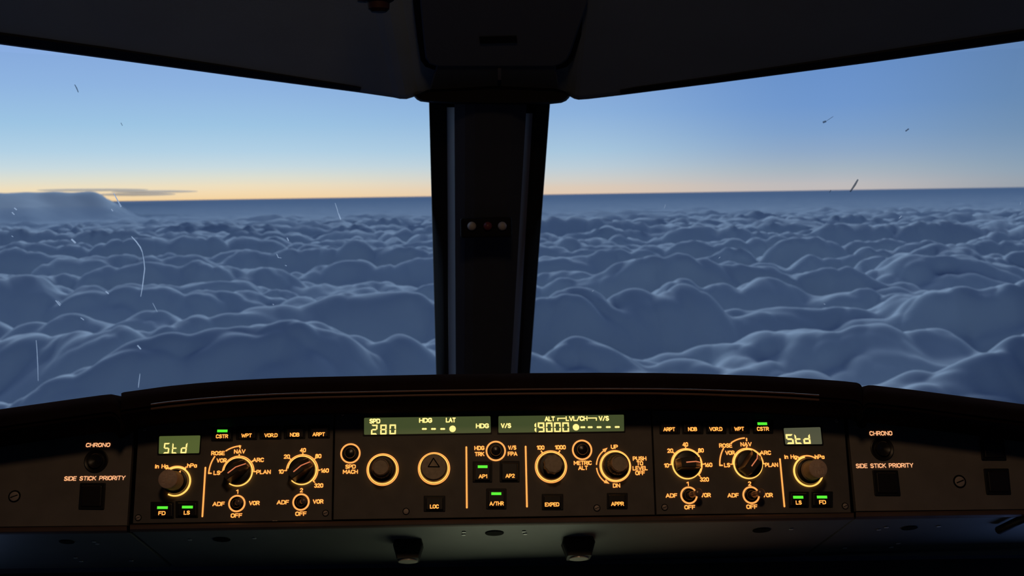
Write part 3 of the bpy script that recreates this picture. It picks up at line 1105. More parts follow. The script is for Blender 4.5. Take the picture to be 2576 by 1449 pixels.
def lip(parent, x0, yt0, yb0, x1, yt1, yb1):
    mb = MB()
    vs, fs = [], []
    n = 24
    prof = [(-.004, 0.0), (LIPH * .3, 0.02), (LIPH * .8, .12), (LIPH, .3), (LIPH, .62), (LIPH * .75, .85), (LIPH * .2, .97), (-.012, 1.02)]
    for i in range(n + 1):
        t = i / n
        x = x0 + (x1 - x0) * t
        yt = yt0 + (yt1 - yt0) * t
        yb = yb0 + (yb1 - yb0) * t
        for h, f_ in prof:
            vs.append(on_plane(x, yt + (yb - yt) * f_, P0 + PN * h, PN))
    K = len(prof)
    for i in range(n):
        for k in range(K - 1):
            a = i * K + k
            fs.append((a, a + 1, a + K + 1, a + K))
    fs.append(tuple(range(K)))
    fs.append(tuple(n * K + k for k in range(K))[::-1])
    mb.add(vs, fs)
    return mb.build('lower_lip', M_LIP, parent, True)


# underside: runs away below the lip, seen at a grazing angle
UD = (PIN * math.cos(math.radians(12)) - PV * math.sin(math.radians(12))).normalized()
UNR = PU.cross(UD).normalized()
if UNR.dot(CAM - P0) < 0:
    UNR = -UNR
UP0 = on_plane(1243, 1320, P0 - PN * .010, PN)


def uu(px, py, off=0.0):
    return on_plane(px, py, UP0 + UNR * off, UNR)


CREST = [(300, 997), (305, 992), (312, 989.5), (330, 987), (420, 974.5), (500, 966.5), (600, 959), (700, 954), (800, 951), (900, 949), (1000, 947), (1100, 945), (1330, 941.6), (1500, 940.6), (1650, 941.2),
         (1750, 943), (1900, 948), (2000, 953), (2120, 961.5), (2155, 965.5), (2164, 969), (2168.5, 976), (2170, 984)]
GC = empty('glareshield', Matrix.Translation(on_plane(1243, 1320, P0, PN)), 'long curved dark hood over the centre panels, its pale sloping underside below them', 'glareshield')
GL_ = empty('glareshield', Matrix.Translation(on_plane(160, 1340, P0, PN)), 'left end section of the dark hood, over the far left CHRONO panel', 'glareshield')
GR = empty('glareshield', Matrix.Translation(on_plane(2360, 1305, P0, PN)), 'right end section of the dark hood, over the far right CHRONO panel', 'glareshield')


def reparent_keep(o, parent):
    o.parent = parent
    o.matrix_parent_inverse = parent.matrix_world.inverted()


def keep(o, parent):
    o.parent = parent
    o.matrix_parent_inverse = Matrix.Translation(-parent.matrix_world.to_translation())
    return o


keep(hood(None, CREST, 305, 2169, 90), GC)
for dy_, h_, r_ in ((39.5, .0608, .0009), (50.0, .0612, .0009)):  # hood ridges: the warm light they catch is painted as brown lines
    mb = MB()
    mb.tube([on_plane(x, interp(CREST, x) + dy_ - 1.5, P0 + PN * h_, PN) for x in np.linspace(380, 2060, 80)], r_, 8)
    keep(mb.build('ridge_highlight', mat('hood_ridge_highlight', (.16, .075, .045), .45, spec=.4), None, True), GC)
keep(hood(None, [(-600, 1113), (0, 1032.5), (100, 1018.5), (200, 1004.5), (270, 995), (284, 994.5), (290, 998), (303, 1012)], -600, 303, 40), GL_)
keep(hood(None, [(2169, 985), (2178, 975), (2184, 972), (2195, 972), (2300, 984), (2400, 997), (2500, 1010), (2576, 1020), (3200, 1105)], 2170, 3200, 40), GR)
keep(lip(None, 327, 1319.5, 1338.5, 2148, 1290, 1307.5), GC)
keep(lip(None, -600, 1334, 1352, 319, 1323, 1341), GL_)
keep(lip(None, 2153, 1288, 1306.5, 3200, 1274, 1292), GR)
THK = -UNR * .004


def under(name, px, parent):
    return keep(world_poly(name, [uu(*p) for p in px], THK, M_UNDER, None), parent)


under('underside', [(331, 1337), (2146, 1306), (2016, 1400.5), (1243, 1414.5), (440, 1426)], GC)
under('underside', [(-600, 1351), (322, 1339.5), (430, 1426), (-600, 1437)], GL_)
under('underside', [(2152, 1305), (3200, 1290), (3200, 1392), (2026, 1400)], GR)
# body behind the plates so that no light leaks through the seams
for g_, pl_ in ((GC, [(345, 1030), (2125, 1030), (2143, 1288), (2143, 1300), (328, 1333)]), (GL_, [(-600, 1060), (335, 1040), (318, 1338), (-600, 1345)]), (GR, [(2133, 1035), (3200, 1060), (3200, 1285), (2157, 1300)])):
    mb = MB()
    mb.prism(poly_px(pl_), -.030, -.0065)
    o = mb.build('housing', M_DARK, None)
    o.matrix_world = PM
    o.parent = g_
    o.matrix_parent_inverse = Matrix.Translation(-g_.matrix_world.to_translation())


def oval_recess(px, py, wpx, hpx, parent, material=M_DARK, name='recess'):
    c = uu(px, py, .0006)
    a = (uu(px + wpx / 2, py, .0006) - c).length
    mb = MB()
    vs = []
    n = 28
    for lvl, rr in ((0, 1.0), (.0004, .96)):
        for i in range(n):
            t = 2 * math.pi * i / n
            vs.append(c + PU * a * rr * math.cos(t) + UD * a * rr * math.sin(t) + UNR * lvl)
    mb.add(vs, [tuple(range(n, 2 * n))] + [(i, (i + 1) % n, (i + 1) % n + n, i + n) for i in range(n)])
    return keep(mb.build(name, material, None), parent)


oval_recess(1244, 1341.5, 47, 10, GC)
oval_recess(558, 1357.5, 44, 8, GC)
oval_recess(1916, 1334, 44, 8, GC)
oval_recess(2288, 1328.5, 38, 8, GR)
oval_recess(168, 1363.5, 38, 8, GL_)
for x, y, g in ((1167, 1339, GC), (1166.5, 1345.5, GC), (1318, 1337.2, GC), (1321, 1343.4, GC), (2211, 1332.5, GR), (2230, 1326.5, GR), (2242, 1376.5, GR), (2259.5, 1367, GR),
                (2125, 1378.5, GR), (2362, 1324, GR), (237, 1363, GL_), (245, 1368, GL_), (190, 1403, GL_), (330, 1410.5, GL_), (204, 1412, GL_), (1990, 1331, GC), (478, 1358, GC), (640, 1354, GC)):
    oval_recess(x, y, 11, 3, g, M_GLINT, 'fastener')

# support strut at the far right end of the underside
mb = MB()
mb.tube([on_plane(2590, 1300, P0 + PN * .004, PN), uu(2555, 1314, .006), uu(2513, 1334, .006)], .0042, 10)
keep(mb.build('strut', M_BLACK, None, True), GR)

# small pale flecks on the lip
mb = MB()
for x, w_ in ((687.5, 3.2), (692, 1.6), (696, 2.2)):
    p = on_plane(x, 1310.2, P0 + PN * (LIPH + .0006), PN)
    mb.tube([p - PU * w_ * .0002, p + PU * w_ * .0002], .00028, 6)
keep(mb.build('pale_fleck', M_EMB, None), GC)


def flood_light(px, py, w, label):
    """dark tapered lamp housing under the shelf with its round lens at the lower end"""
    t = empty('flood_light', Matrix.Translation(uu(px, py)), label, 'lamp', 'flood lights under the centre shelf')
    T = Vector(t.location)
    c0 = uu(px, py - 21)
    s = (uu(px + 10, py) - uu(px, py)).length / 10
    V = UNR
    fr = [(-.42, -.003), (-.5, .005), (-.36, .0185), (.36, .0185), (.5, .005), (.42, -.003)]
    mb = MB()
    vs = []
    for dpt, k in ((0.004, .92), (.006, 1.0), (.020, 1.0), (.026, .9)):
        for a, b in fr:
            vs.append(c0 + PU * a * w * s * k + V * b + UD * dpt - T)
    fs = [tuple(range(6)), tuple(range(23, 17, -1))]
    for l in range(3):
        for i in range(6):
            j = (i + 1) % 6
            fs.append((l * 6 + i, (l + 1) * 6 + i, (l + 1) * 6 + j, l * 6 + j))
    mb.add(vs, fs)
    mb.build('lamp_housing', M_BLACK, t)
    mb = MB()
    n = 28
    cc = c0 + V * .0185 + UD * .014 - T
    vs = [cc + PU * .0095 * math.cos(2 * math.pi * i / n) + UD * .0085 * math.sin(2 * math.pi * i / n) for i in range(n)]
    vs += [v + V * .0016 for v in vs]
    mb.add(vs, [tuple(range(n, 2 * n))] + [(i, (i + 1) % n, (i + 1) % n + n, i + n) for i in range(n)])
    mb.build('lens', mat('lamp_lens', (.5, .48, .42), .3), t)
    return t


flood_light(1026, 1374, 74, 'black lamp housing under the centre shelf, below the lit HDG knob')
flood_light(1457, 1368, 80, 'black lamp housing under the centre shelf, below the METRIC ALT button')

# ------------------------------------------------------------------ main instrument panel and its display units, low down and dark
E0 = uu(1243, 1414.5)
MPN = Vector((0, -math.cos(math.radians(24)), math.sin(math.radians(24))))
MPV = Vector((0, math.sin(math.radians(24)), math.cos(math.radians(24))))
MPM = Matrix(((1, 0, 0, E0.x), (0, MPV.y, MPN.y, E0.y), (0, MPV.z, MPN.z, E0.z), (0, 0, 0, 1)))
MP = empty('instrument_panel', MPM, 'dark main instrument panel under the glareshield, along the bottom edge', 'instrument panel')
mb = MB()
mb.box(-.95, .95, -.42, -.004, -.02, 0)
mb.build('panel_board', M_PANELDK, MP)


def display_unit(x, w, label, glow, strength):
    t = empty('display_unit', MPM @ Matrix.Translation((x, -.155, 0)), label, 'screen', 'screens of the main panel')
    mb = MB()
    hw, b = w / 2, .012
    mb.box(-hw, hw, hw - b, hw, 0, .010)
    mb.box(-hw, hw, -hw, -hw + b, 0, .010)
    mb.box(-hw, -hw + b, -hw + b, hw - b, 0, .010)
    mb.box(hw - b, hw, -hw + b, hw - b, 0, .010)
    mb.build('bezel', M_BLACK, t)
    mb = MB()
    mb.box(-hw + b, hw - b, -hw + b, hw - b, 0, .003)
    mb.build('screen', mat('screen_' + label.split()[0], (.01, .01, .01), .2, emit=glow, estr=strength), t)
    return t


display_unit(.02, .18, 'centre screen of the main panel under the autopilot panel', (.50, .55, .36), 3.2)
display_unit(-.29, .18, 'inner left screen of the main panel', (.10, .16, .28), 0.10)
display_unit(-.62, .18, 'outer left screen of the main panel', (.25, .38, .75), .8)
display_unit(.225, .18, 'amber-tinted screen of the main panel right of centre', (.55, .22, .08), 0.7)
display_unit(.68, .18, 'blue screen of the main panel at its right end', (.25, .42, 1.0), 4.0)

# ------------------------------------------------------------------ centre window post
post = empty('trim_1', Matrix.Translation(at(1215, 945, 1.80)), 'dark centre post between the two front windows', 'window post', kind='structure')
DT, DB = 1.40, 1.84


def post_piece(name, cols, material, y0=235, y1=1010, smooth=False, taper=None):
    """cols: (x at y=258, x at y=945, extra depth) running across the post; built as a strip with a back"""
    mb = MB()
    vs = []
    T = post.matrix_world.to_translation()
    rows = [y0 + (y1 - y0) * i / 12 for i in range(13)]
    for y in rows:
        f_ = (y - 258) / (945 - 258)
        for xt, xb, dd in cols:
            vs.append(at(xt + (xb - xt) * f_, y, DT + (DB - DT) * f_ + dd) - T)
    K = len(cols)
    fs = [(i * K + k, i * K + k + 1, (i + 1) * K + k + 1, (i + 1) * K + k) for i in range(12) for k in range(K)if k < K - 1]
    fs += [(i * K + K - 1, i * K, (i + 1) * K, (i + 1) * K + K - 1) for i in range(12)]
    fs.append(tuple(range(K)))
    fs.append(tuple(12 * K + k for k in range(K))[::-1])
    mb.add(vs, fs)
    return mb.build(name, material, post, smooth)


post_piece('window_seal', [(1079, 1097, .070), (1080, 1098, .042), (1110, 1118, .038), (1125.5, 1129, .042), (1125.5, 1129, .07)], M_SEAL)
post_piece('window_seal', [(1342, 1301, .07), (1342, 1301, .042), (1352, 1310, .038), (1383, 1332, .042), (1384, 1333, .070)], M_SEAL)
post_piece('post_core', [(1118, 1122, .066), (1118, 1122, .052), (1350, 1308, .052), (1350, 1308, .066)], M_SEAL)
post_piece('edge_strip', [(1124, 1128.6, .060), (1124, 1128.6, .036), (1143.5, 1146.8, -.014), (1143.5, 1146.8, .05)], M_STRIP, 270)
post_piece('edge_strip', [(1324.5, 1284.8, .05), (1324.5, 1284.8, -.014), (1341.5, 1301.4, .036), (1341.5, 1301.4, .060)], M_STRIP, 285)
post_piece('post_body', [(1143, 1146.5, .03), (1143, 1146.5, -.0145), (1170, 1168, -.026), (1196, 1189, -.032), (1240, 1222, -.034), (1290, 1258, -.030), (1325, 1285, -.0145), (1325, 1285, .03)], M_POST)

# the three eye-position balls on the post
eb = empty('eye_position_reference', Matrix.Translation(at(1227, 571, 1.52)), 'row of three small balls on the centre post, two pale and one dark red', 'sighting gauge')
T = eb.matrix_world.to_translation()
for x, y, c, nm in ((1187, 569, mat('ball_white', (.55, .5, .42), .5), 'pale ball'), (1227, 569, mat('ball_red', (.22, .05, .05), .4), 'dark red ball'), (1263.5, 569, MATS['ball_white'], 'pale ball')):
    mb = MB()
    c0 = at(x, y, 1.520) - T
    R = .0068
    vs, fs = [], []
    n, m_ = 24, 14
    for i in range(m_ + 1):
        for k in range(n):
            th, ph = math.pi * i / m_, 2 * math.pi * k / n
            vs.append(c0 + Vector((R * math.sin(th) * math.cos(ph), R * math.cos(th), R * math.sin(th) * math.sin(ph))))
    fs = [(i * n + k, i * n + (k + 1) % n, (i + 1) * n + (k + 1) % n, (i + 1) * n + k) for i in range(m_) for k in range(n)]
    mb.add(vs, fs)
    b_ = mb.build('ball', c, eb, True)
    b_['label'] = nm
mb = MB()
a, b = at(1160, 548, 1.552) - T, at(1288, 595, 1.552) - T
mb.box(a.x, b.x, .004, .034, b.z, a.z)
mb.build('bracket', mat('gauge_bracket', (.012, .012, .014), .7, spec=.15), eb, bevel=.003)

# ------------------------------------------------------------------ headliner over the windows
ceil = empty('ceiling', Matrix.Translation((0, .6, 1.6)), 'dark headliner sloping back from the tops of the front windows', 'ceiling', kind='structure')
TC = ceil.matrix_world.to_translation()
G = Vector((0, -math.cos(math.radians(27)), math.sin(math.radians(27))))


def edge_depth(px):
    # depth of the window top edge: the screen wraps towards the viewer at both sides
    return 1.42 - max(0.0, abs(px - 1238) - 270) / 968 * .20


def headliner(name, edge, material, back=1.75):
    mb = MB()
    vs = []
    prof = [(Vector((0, .10, .05))), (Vector((0, .012, .004))), Vector((0, 0.002, 0.0)), G * .010, G * back]
    for (x, y) in edge:
        p = at(x, y, edge_depth(x))
        for q in prof:
            vs.append(p + q - TC)
    K = len(prof)
    n = len(edge)
    fs = [(i * K + k, (i + 1) * K + k, (i + 1) * K + k + 1, i * K + k + 1) for i in range(n - 1) for k in range(K - 1)]
    mb.add(vs, fs)
    o = mb.build(name, material, ceil, False)
    s = o.modifiers.new('thickness', 'SOLIDIFY')
    s.thickness = .004
    s.offset = 0
    return o


headliner('left_headliner', [(-900, -8), (0, 107.5), (300, 148), (600, 189), (900, 228.5), (990, 241.5), (1006, 245), (1022, 245.5), (1038, 240.5), (1052, 236), (1238, 236)], M_HEAD_LIT)
headliner('right_headliner', [(1238, 236), (1425, 236), (1436, 239.5), (1446, 245), (1456, 247.2), (1480, 245.5), (1560, 236), (1800, 205.5), (2200, 152), (2576, 98.5), (3400, -15)], M_HEAD_SHADED)


def seal_strip(name, low, high):
    mb = MB()
    vs = []
    for (x, y), (x2, y2) in zip(low, high):
        p = at(x, y + 1, edge_depth(x) - .003)
        # lift the upper edge onto the headliner slope
        q0 = at(x, y, edge_depth(x))
        nrm = Vector((-1, 0, 0)).cross(G).normalized()
        nrm = Vector((0, G.z, -G.y)).normalized()
        q = on_plane(x2, y2, q0 - nrm * .004, nrm)
        vs += [p - TC, q - TC, q + nrm * .006 - TC, p + Vector((0, .01, .006)) - TC]
    n = len(low)
    fs = [(i * 4 + k, i * 4 + (k + 1) % 4, (i + 1) * 4 + (k + 1) % 4, (i + 1) * 4 + k) for i in range(n - 1) for k in range(4)]
    fs += [(0, 1, 2, 3), tuple((n - 1) * 4 + k for k in (3, 2, 1, 0))]
    mb.add(vs, fs)
    return mb.build(name, M_SEAL, ceil)


seal_strip('edge_seal', [(-900, -8), (0, 107.5), (300, 148), (600, 189), (880, 226), (905, 229)], [(-900, -40), (0, 87), (300, 128), (600, 173), (880, 217), (908, 222)])
seal_strip('edge_seal', [(1562, 236), (1590, 232), (1800, 205.5), (2200, 152), (2576, 98.5), (3400, -15)], [(1560, 229), (1600, 220), (1800, 194), (2200, 135), (2576, 79), (3400, -52)])

# raised centre housing (compass cover) between the headliners
HN = Vector((0, G.z, -G.y)).normalized()
if HN.z > 0:
    HN = -HN
HP0 = at(1238, 236, 1.42)


def hh(px, py, off=0.0):
    return on_plane(px, py, HP0 + HN * off, HN)


def slab(name, px, off0, off1, material, parent, inset=4.0, T=TC):
    mb = MB()
    n = len(px)
    cx = sum(p[0] for p in px) / n
    cy = sum(p[1] for p in px) / n
    vs = []
    for off, ins in ((off0, 0), (off1 - .003, 0), (off1, inset)):
        for x, y in px:
            d = math.hypot(x - cx, y - cy)
            vs.append(hh(x + (cx - x) * ins / d, y + (cy - y) * ins / d, off) - T)
    fs = [tuple(range(2 * n, 3 * n))]
    for l in range(2):
        fs += [(l * n + i, l * n + (i + 1) % n, (l + 1) * n + (i + 1) % n, (l + 1) * n + i) for i in range(n)]
    mb.add(vs, fs)
    return mb.build(name, material, parent)


slab('cover_groove', [(1036, -60), (1498, -60), (1491, 8), (1449, 130), (1441, 152), (1426, 168), (1400, 176), (1092, 176), (1070, 168), (1058, 152), (1050, 100), (1039, 8)], .001, .0085, M_SEAL, ceil, 1)
cover = slab('compass_cover', [(1056, -80), (1482, -80), (1478, 8), (1436, 132), (1428, 148), (1414, 160), (1396, 167), (1100, 167), (1080, 160), (1070, 146), (1066, 110), (1057, 8)], .001, .016, mat('cover_paint', (.19, .22, .25), .8), ceil)
slab('cover_mount', [(1102, 150), (1395, 150), (1408, 225), (1080, 225)], .001, .014, mat('mount_paint', (.12, .14, .16), .8), ceil)
slab('grip_recess', [(1205, 92), (1300, 90), (1302, 108), (1207, 110)], .0155, .0172, M_SEAL, ceil, 1)
slab('latch', [(1252, 172), (1261, 172), (1261, 202), (1252, 202)], .014, .018, mat('latch_paint', (.3, .3, .3), .5), ceil, 1)
slab('vent_recess', [(635, 26), (645, 23), (656, 23), (665, 28), (656, 33), (645, 33)], .0005, .0012, M_SEAL, ceil, 1)
slab('vent_recess', [(1858, 32), (1866, 29), (1876, 29), (1884, 33), (1876, 37), (1866, 37)], .0005, .0012, M_SEAL, ceil, 1)

# dark flange where the post meets the headliner
fl_out = [(1040, 240), (1043, 245), (1049, 251), (1058, 255.5), (1079, 258), (1150, 262), (1240, 264), (1320, 263.5), (1384, 262), (1412, 259), (1424, 254), (1431, 247), (1435.5, 240), (1420, 229), (1395, 222), (1240, 216), (1075, 226), (1056, 235)]
mb = MB()
n = len(fl_out)
vs = [at(x, y, 1.375) - TC for x, y in fl_out] + [at(1238 + (x - 1238) * .97, 245 + (y - 245) * .7, 1.350) - TC for x, y in fl_out] + [at(x, y, 1.43) - TC for x, y in fl_out]
fs = [tuple(range(n, 2 * n))] + [(i, (i + 1) % n, (i + 1) % n + n, i + n) for i in range(n)] + [(i, i + 2 * n, (i + 1) % n + 2 * n, (i + 1) % n) for i in range(n)]
mb.add(vs, fs)
mb.build('post_flange', mat('flange_plastic', (.005, .005, .006), .6, spec=.1), ceil, True)

# reddish knob hanging at the top edge
kt = empty('ceiling_lamp', Matrix.Translation(at(952, 0, .80)), 'small dark reddish round lamp hanging from the headliner at the top edge', 'lamp')
T = kt.matrix_world.to_translation()
mb = MB()
zb = (at(952, 32, .80) - T).z
mb.lathe(0, 0, [(.0001, zb), (.006, zb + .0006), (.0085, zb + .003), (.009, zb + .008), (.0125, zb + .010), (.0145, zb + .016), (.0145, zb + .20)], 32)
mb.build('lamp_body', mat('lamp_red', (.03, .010, .009), .6, spec=.2), kt, True)
mb = MB()
mb.lathe(-.011, 0, [(.0001, zb + .0085), (.006, zb + .009), (.007, zb + .012), (.007, zb + .2)], 24)
mb.build('lamp_switch', MATS['lamp_red'], kt, True)

# ------------------------------------------------------------------ windows


def glass_mat():
    m = bpy.data.materials.new('windscreen_glass')
    m.use_nodes = True
    nt = m.node_tree
    nt.nodes.clear()
    o = nt.nodes.new('ShaderNodeOutputMaterial')
    mx = nt.nodes.new('ShaderNodeMixShader')
    tr = nt.nodes.new('ShaderNodeBsdfTransparent')
    gl = nt.nodes.new('ShaderNodeBsdfGlossy')
    fr = nt.nodes.new('ShaderNodeFresnel')
    fr.inputs[0].default_value = 1.3
    gl.inputs['Roughness'].default_value = 0.0
    tr.inputs[0].default_value = (.97, .985, .98, 1)
    nt.links.new(fr.outputs[0], mx.inputs[0])
    nt.links.new(tr.outputs[0], mx.inputs[1])
    nt.links.new(gl.outputs[0], mx.inputs[2])
    nt.links.new(mx.outputs[0], o.inputs[0])
    return m


M_GLASS = glass_mat()
M_MARK = mat('dried_splash', (.9, .92, .95), .8)
_nt = M_MARK.node_tree
_t = _nt.nodes.new('ShaderNodeBsdfTranslucent')
_t.inputs[0].default_value = (.95, .96, 1, 1)
_m = _nt.nodes.new('ShaderNodeMixShader')
_m.inputs[0].default_value = .8
_nt.links.new(_nt.nodes['Principled BSDF'].outputs[0], _m.inputs[1])
_nt.links.new(_t.outputs[0], _m.inputs[2])
_nt.links.new(_m.outputs[0], _nt.nodes['Material Output'].inputs[0])
M_MARKD = mat('grime_spot', (.4, .45, .5), .9)
_nt = M_MARKD.node_tree
_t = _nt.nodes.new('ShaderNodeBsdfTransparent')
_t.inputs[0].default_value = (.7, .75, .8, 1)
_m = _nt.nodes.new('ShaderNodeMixShader')
_m.inputs[0].default_value = .55
_nt.links.new(_nt.nodes['Principled BSDF'].outputs[0], _m.inputs[1])
_nt.links.new(_t.outputs[0], _m.inputs[2])
_nt.links.new(_m.outputs[0], _nt.nodes['Material Output'].inputs[0])


def window(name, corners, label, marks, darks):
    """corners: (px, py, depth) top inner, top outer, bottom outer, bottom inner"""
    P = [at(*c) for c in corners]
    c0 = sum(P, Vector()) / 4
    w_ = empty(name, Matrix.Translation(P[3]), label, 'window', kind='structure')
    T = P[3]
    nrm = (P[1] - P[0]).cross(P[3] - P[0]).normalized()
    if nrm.dot(CAM - c0) < 0:
        nrm = -nrm
    mb = MB()
    pr = [on_plane(c[0], c[1], P[0], nrm) - T for c in corners]
    mb.add(pr, [(0, 1, 2, 3)])
    mb.build('pane', M_GLASS, w_)
    for nm, ml, mt in (('splash_marks', marks, M_MARK), ('grime_marks', darks, M_MARKD)):
        if not ml:
            continue
        mb = MB()
        for pts, wpx in ml:
            q = [on_plane(x, y, P[0] - nrm * .002, nrm) - T for x, y in pts]
            m_ = 1.5 / F
            k = len(q)
            rad = [max(.4, wpx * 1.25 * (.35 + .65 * math.sin(math.pi * (i + .6) / (k + .2)))) * m_ / 2 for i in range(k)]
            mb.tube(q, rad, 6)
        mb.build(nm, mt, w_)
    return w_


marks_l = [([(286, 486), (292, 497), (298, 508), (303, 518)], 2.2), ([(301, 514), (304, 520)], 4.0), ([(331, 595), (343, 608), (353, 622), (358, 634)], 2.4), ([(358, 634), (362, 655), (364, 676), (361, 700), (358, 724), (354, 746)], 1.9),
           ([(843, 511), (848, 526), (852, 540)], 1.4), ([(852, 538), (857, 552)], 2.6), ([(36, 523), (42, 528)], 3), ([(30, 534), (36, 540)], 2.6), ([(280, 526), (284, 531)], 2.2), ([(180, 602), (190, 611)], 4),
           ([(29, 593), (33, 596)], 1.6), ([(266, 733), (273, 739)], 3.2), ([(140, 756), (151, 769)], 2.2), ([(145, 757), (153, 766)], 1.4), ([(203, 799), (211, 805)], 1.8), ([(346, 869), (354, 878)], 3.2),
           ([(696, 639), (700, 648), (708, 649)], 1.5), ([(717, 667), (721, 669)], 1.6), ([(686, 765), (689, 767)], 1.6), ([(352, 940), (350, 958), (348, 975)], 1.5), ([(91, 856), (93, 880), (95, 920), (96, 958)], 1.4),
           ([(722, 598), (726, 606)], 2.2), ([(384, 762), (388, 770), (396, 785)], 0.9)]
darks_l = [([(188, 213), (193, 222), (197, 232)], 2.2), ([(304, 309), (308, 316)], 1.4)]
darks_r = [([(2158, 452), (2150, 466), (2139, 482)], 4.5), ([(2090, 478), (2087, 484)], 1.6), ([(2070, 308), (2078, 305)], 4.5), ([(2278, 330), (2286, 324)], 3.0), ([(2078, 305), (2096, 293)], 1.0)]
marks_r = [([(2262, 549), (2268, 543)], 2), ([(1490, 733), (1493, 730)], 1.5), ([(2072, 764), (2076, 766)], 1.8), ([(1808, 650), (1812, 646)], 1.2), ([(1674, 515), (1671, 524)], .9), ([(2566, 515), (2568, 508)], 1.0)]
window('window_1', [(1100, 200, 1.46), (-1100, 60, 1.22), (-1100, 1180, 1.60), (1110, 1010, 1.92)], 'left front window with pale splash marks', marks_l, darks_l)
window('window_2', [(1365, 200, 1.46), (3500, 60, 1.22), (3500, 1120, 1.60), (1325, 1010, 1.92)], 'right front window with a few dark specks', marks_r, darks_r)

# ------------------------------------------------------------------ cockpit shell behind and beside the viewer


def shell(name, boxes, label, material=M_WALL):
    mb = MB()
    for b in boxes:
        mb.box(*b)
    return tag(mb.build(name, material, None), label, 'wall' if 'wall' in name else name, kind='structure')


shell('floor', [(-1.25, 1.25, -1.5, 2.1, -.05, 0)], 'dark cockpit floor')
shell('wall_rear', [(-1.25, 1.25, -1.55, -1.5, 0, 2.4)], 'dark rear cockpit wall')
for nm, x0, x1, lb in (('wall_left', -1.25, -1.2, 'dark left cockpit side wall with its side window'), ('wall_right', 1.2, 1.25, 'dark right cockpit side wall with its side window')):
    shell(nm, [(x0, x1, -1.5, 1.75, 0, 1.06), (x0, x1, -1.5, .25, 1.06, 2.4), (x0, x1, .25, 1.1, 1.48, 2.4)], lb)
shell('wall_front', [(-1.25, 1.25, 1.9, 1.95, 0, .80)], 'dark bulkhead under the windscreen')
mb = MB()
a = HP0 + G * 1.0
mb.box(-1.25 - TC.x, 1.25 - TC.x, -1.5 - TC.y, .35 - TC.y, 2.08 - TC.z, 2.12 - TC.z)
mb.build('overhead', M_WALL, ceil)

# ------------------------------------------------------------------ sea of cloud
CQ = 1.0       # mesh fineness
HC = 420.0


def _hash(ix, iy, seed):
    h = (ix.astype(np.int64) * 374761393 + iy.astype(np.int64) * 668265263 + seed * 1442695041) & 0xFFFFFFFF
    h = ((h ^ (h >> 13)) * 1274126177) & 0xFFFFFFFF
    return (h ^ (h >> 16)) & 0xFFFFFFFF


def perlin(x, y, seed):
    xi, yi = np.floor(x), np.floor(y)
    xf, yf = x - xi, y - yi
    u = xf * xf * xf * (xf * (xf * 6 - 15) + 10)
    v = yf * yf * yf * (yf * (yf * 6 - 15) + 10)
    xi = xi.astype(np.int64)
    yi = yi.astype(np.int64)

    def g(dx, dy):
        a = _hash(xi + dx, yi + dy, seed) * (2 * np.pi / 4294967296.0)
        return np.cos(a) * (xf - dx) + np.sin(a) * (yf - dy)
    a, b, c, d = g(0, 0), g(1, 0), g(0, 1), g(1, 1)
    return ((a * (1 - u) + b * u) * (1 - v) + (c * (1 - u) + d * u) * v) * 1.5


def domes(x, y, seed, k=9.0):
    """soft rounded heaps, one per cell"""
    xi, yi = np.floor(x).astype(np.int64), np.floor(y).astype(np.int64)
    acc = np.zeros_like(x)
    for dx in (-1, 0, 1):
        for dy in (-1, 0, 1):
            h = _hash(xi + dx, yi + dy, seed)
            ox = (h & 0xFFFF) / 65535.0
            oy = ((h >> 16) & 0xFFFF) / 65535.0
            d2 = (xi + dx + ox - x) ** 2 + (yi + dy + oy - y) ** 2
            acc += np.exp(-k * d2)
    return 1 + np.log(acc + 1e-9) / k * 1.0


def cloud_height(x, y, r):
    """x, y, height in units of the height of the viewer above the deck"""
    x, y = x * 1.3, y * 1.38
    wx = x + .22 * perlin(x * .8, y * .8, 11) + .035 * perlin(x * 3.1, y * 3.1, 12)
    wy = y + .22 * perlin(x * .8 + 7, y * .8, 13) + .035 * perlin(x * 3.1, y * 3.1 + 9, 14)
    big = .16 * perlin(x / 7.0, y / 5.0, 1)
    # long rolls lying across the line of flight, their crests broken into heaps
    ph = (y + 1.1 * perlin(x / 6.0, y / 4.0, 3) + .40 * perlin(wx / 1.9, wy / 2.4, 4)) / 1.55
    rid = .5 + .5 * np.cos(2 * np.pi * ph)
    amp = np.clip(.62 + .75 * perlin(x / 3.3, y / 2.1, 5), .18, 1.2)
    h = big + .42 * amp * rid

    def fade(size):
        # smallest heaps are left out where they would be finer than the mesh
        return np.clip(1.6 - r * r * 4e-4 / size * .6, 0, 1)
    mod = .45 + .75 * rid
    h += .20 * domes(wx / 1.5, wy / .9, 31, 10) * fade(.9)
    h += .22 * domes(wx / .80, wy / .52, 32, 10) * mod * fade(.45)
    h += .135 * domes(wx / .36, wy / .27, 33, 9) * mod * fade(.2)
    h += .030 * domes(wx / .15, wy / .12, 36, 8) * mod * fade(.12)
    h = (h - .42) / 1.12 / (1 + (r / 70) ** 2 * .5) - .06

    # a higher bank far off to the left, standing above the horizon
    az = np.arctan2(x, y)
    edge = np.clip((-.335 + .012 * perlin(r / 9.0, az * 30, 41) - az) / .045, 0, 1)
    edge = edge * edge * (3 - 2 * edge)
    far = np.clip((r - 55 - 2 * perlin(az * 25, r / 9, 43)) / 4.5, 0, 1) * np.clip((90 - r) / 20.0, 0, 1)
    h *= 1 - .9 * edge * np.clip((r - 45) / 10, 0, 1)
    h += edge * far * (1.50 + .06 * perlin(az * 60, r / 6.0, 42))
    return h


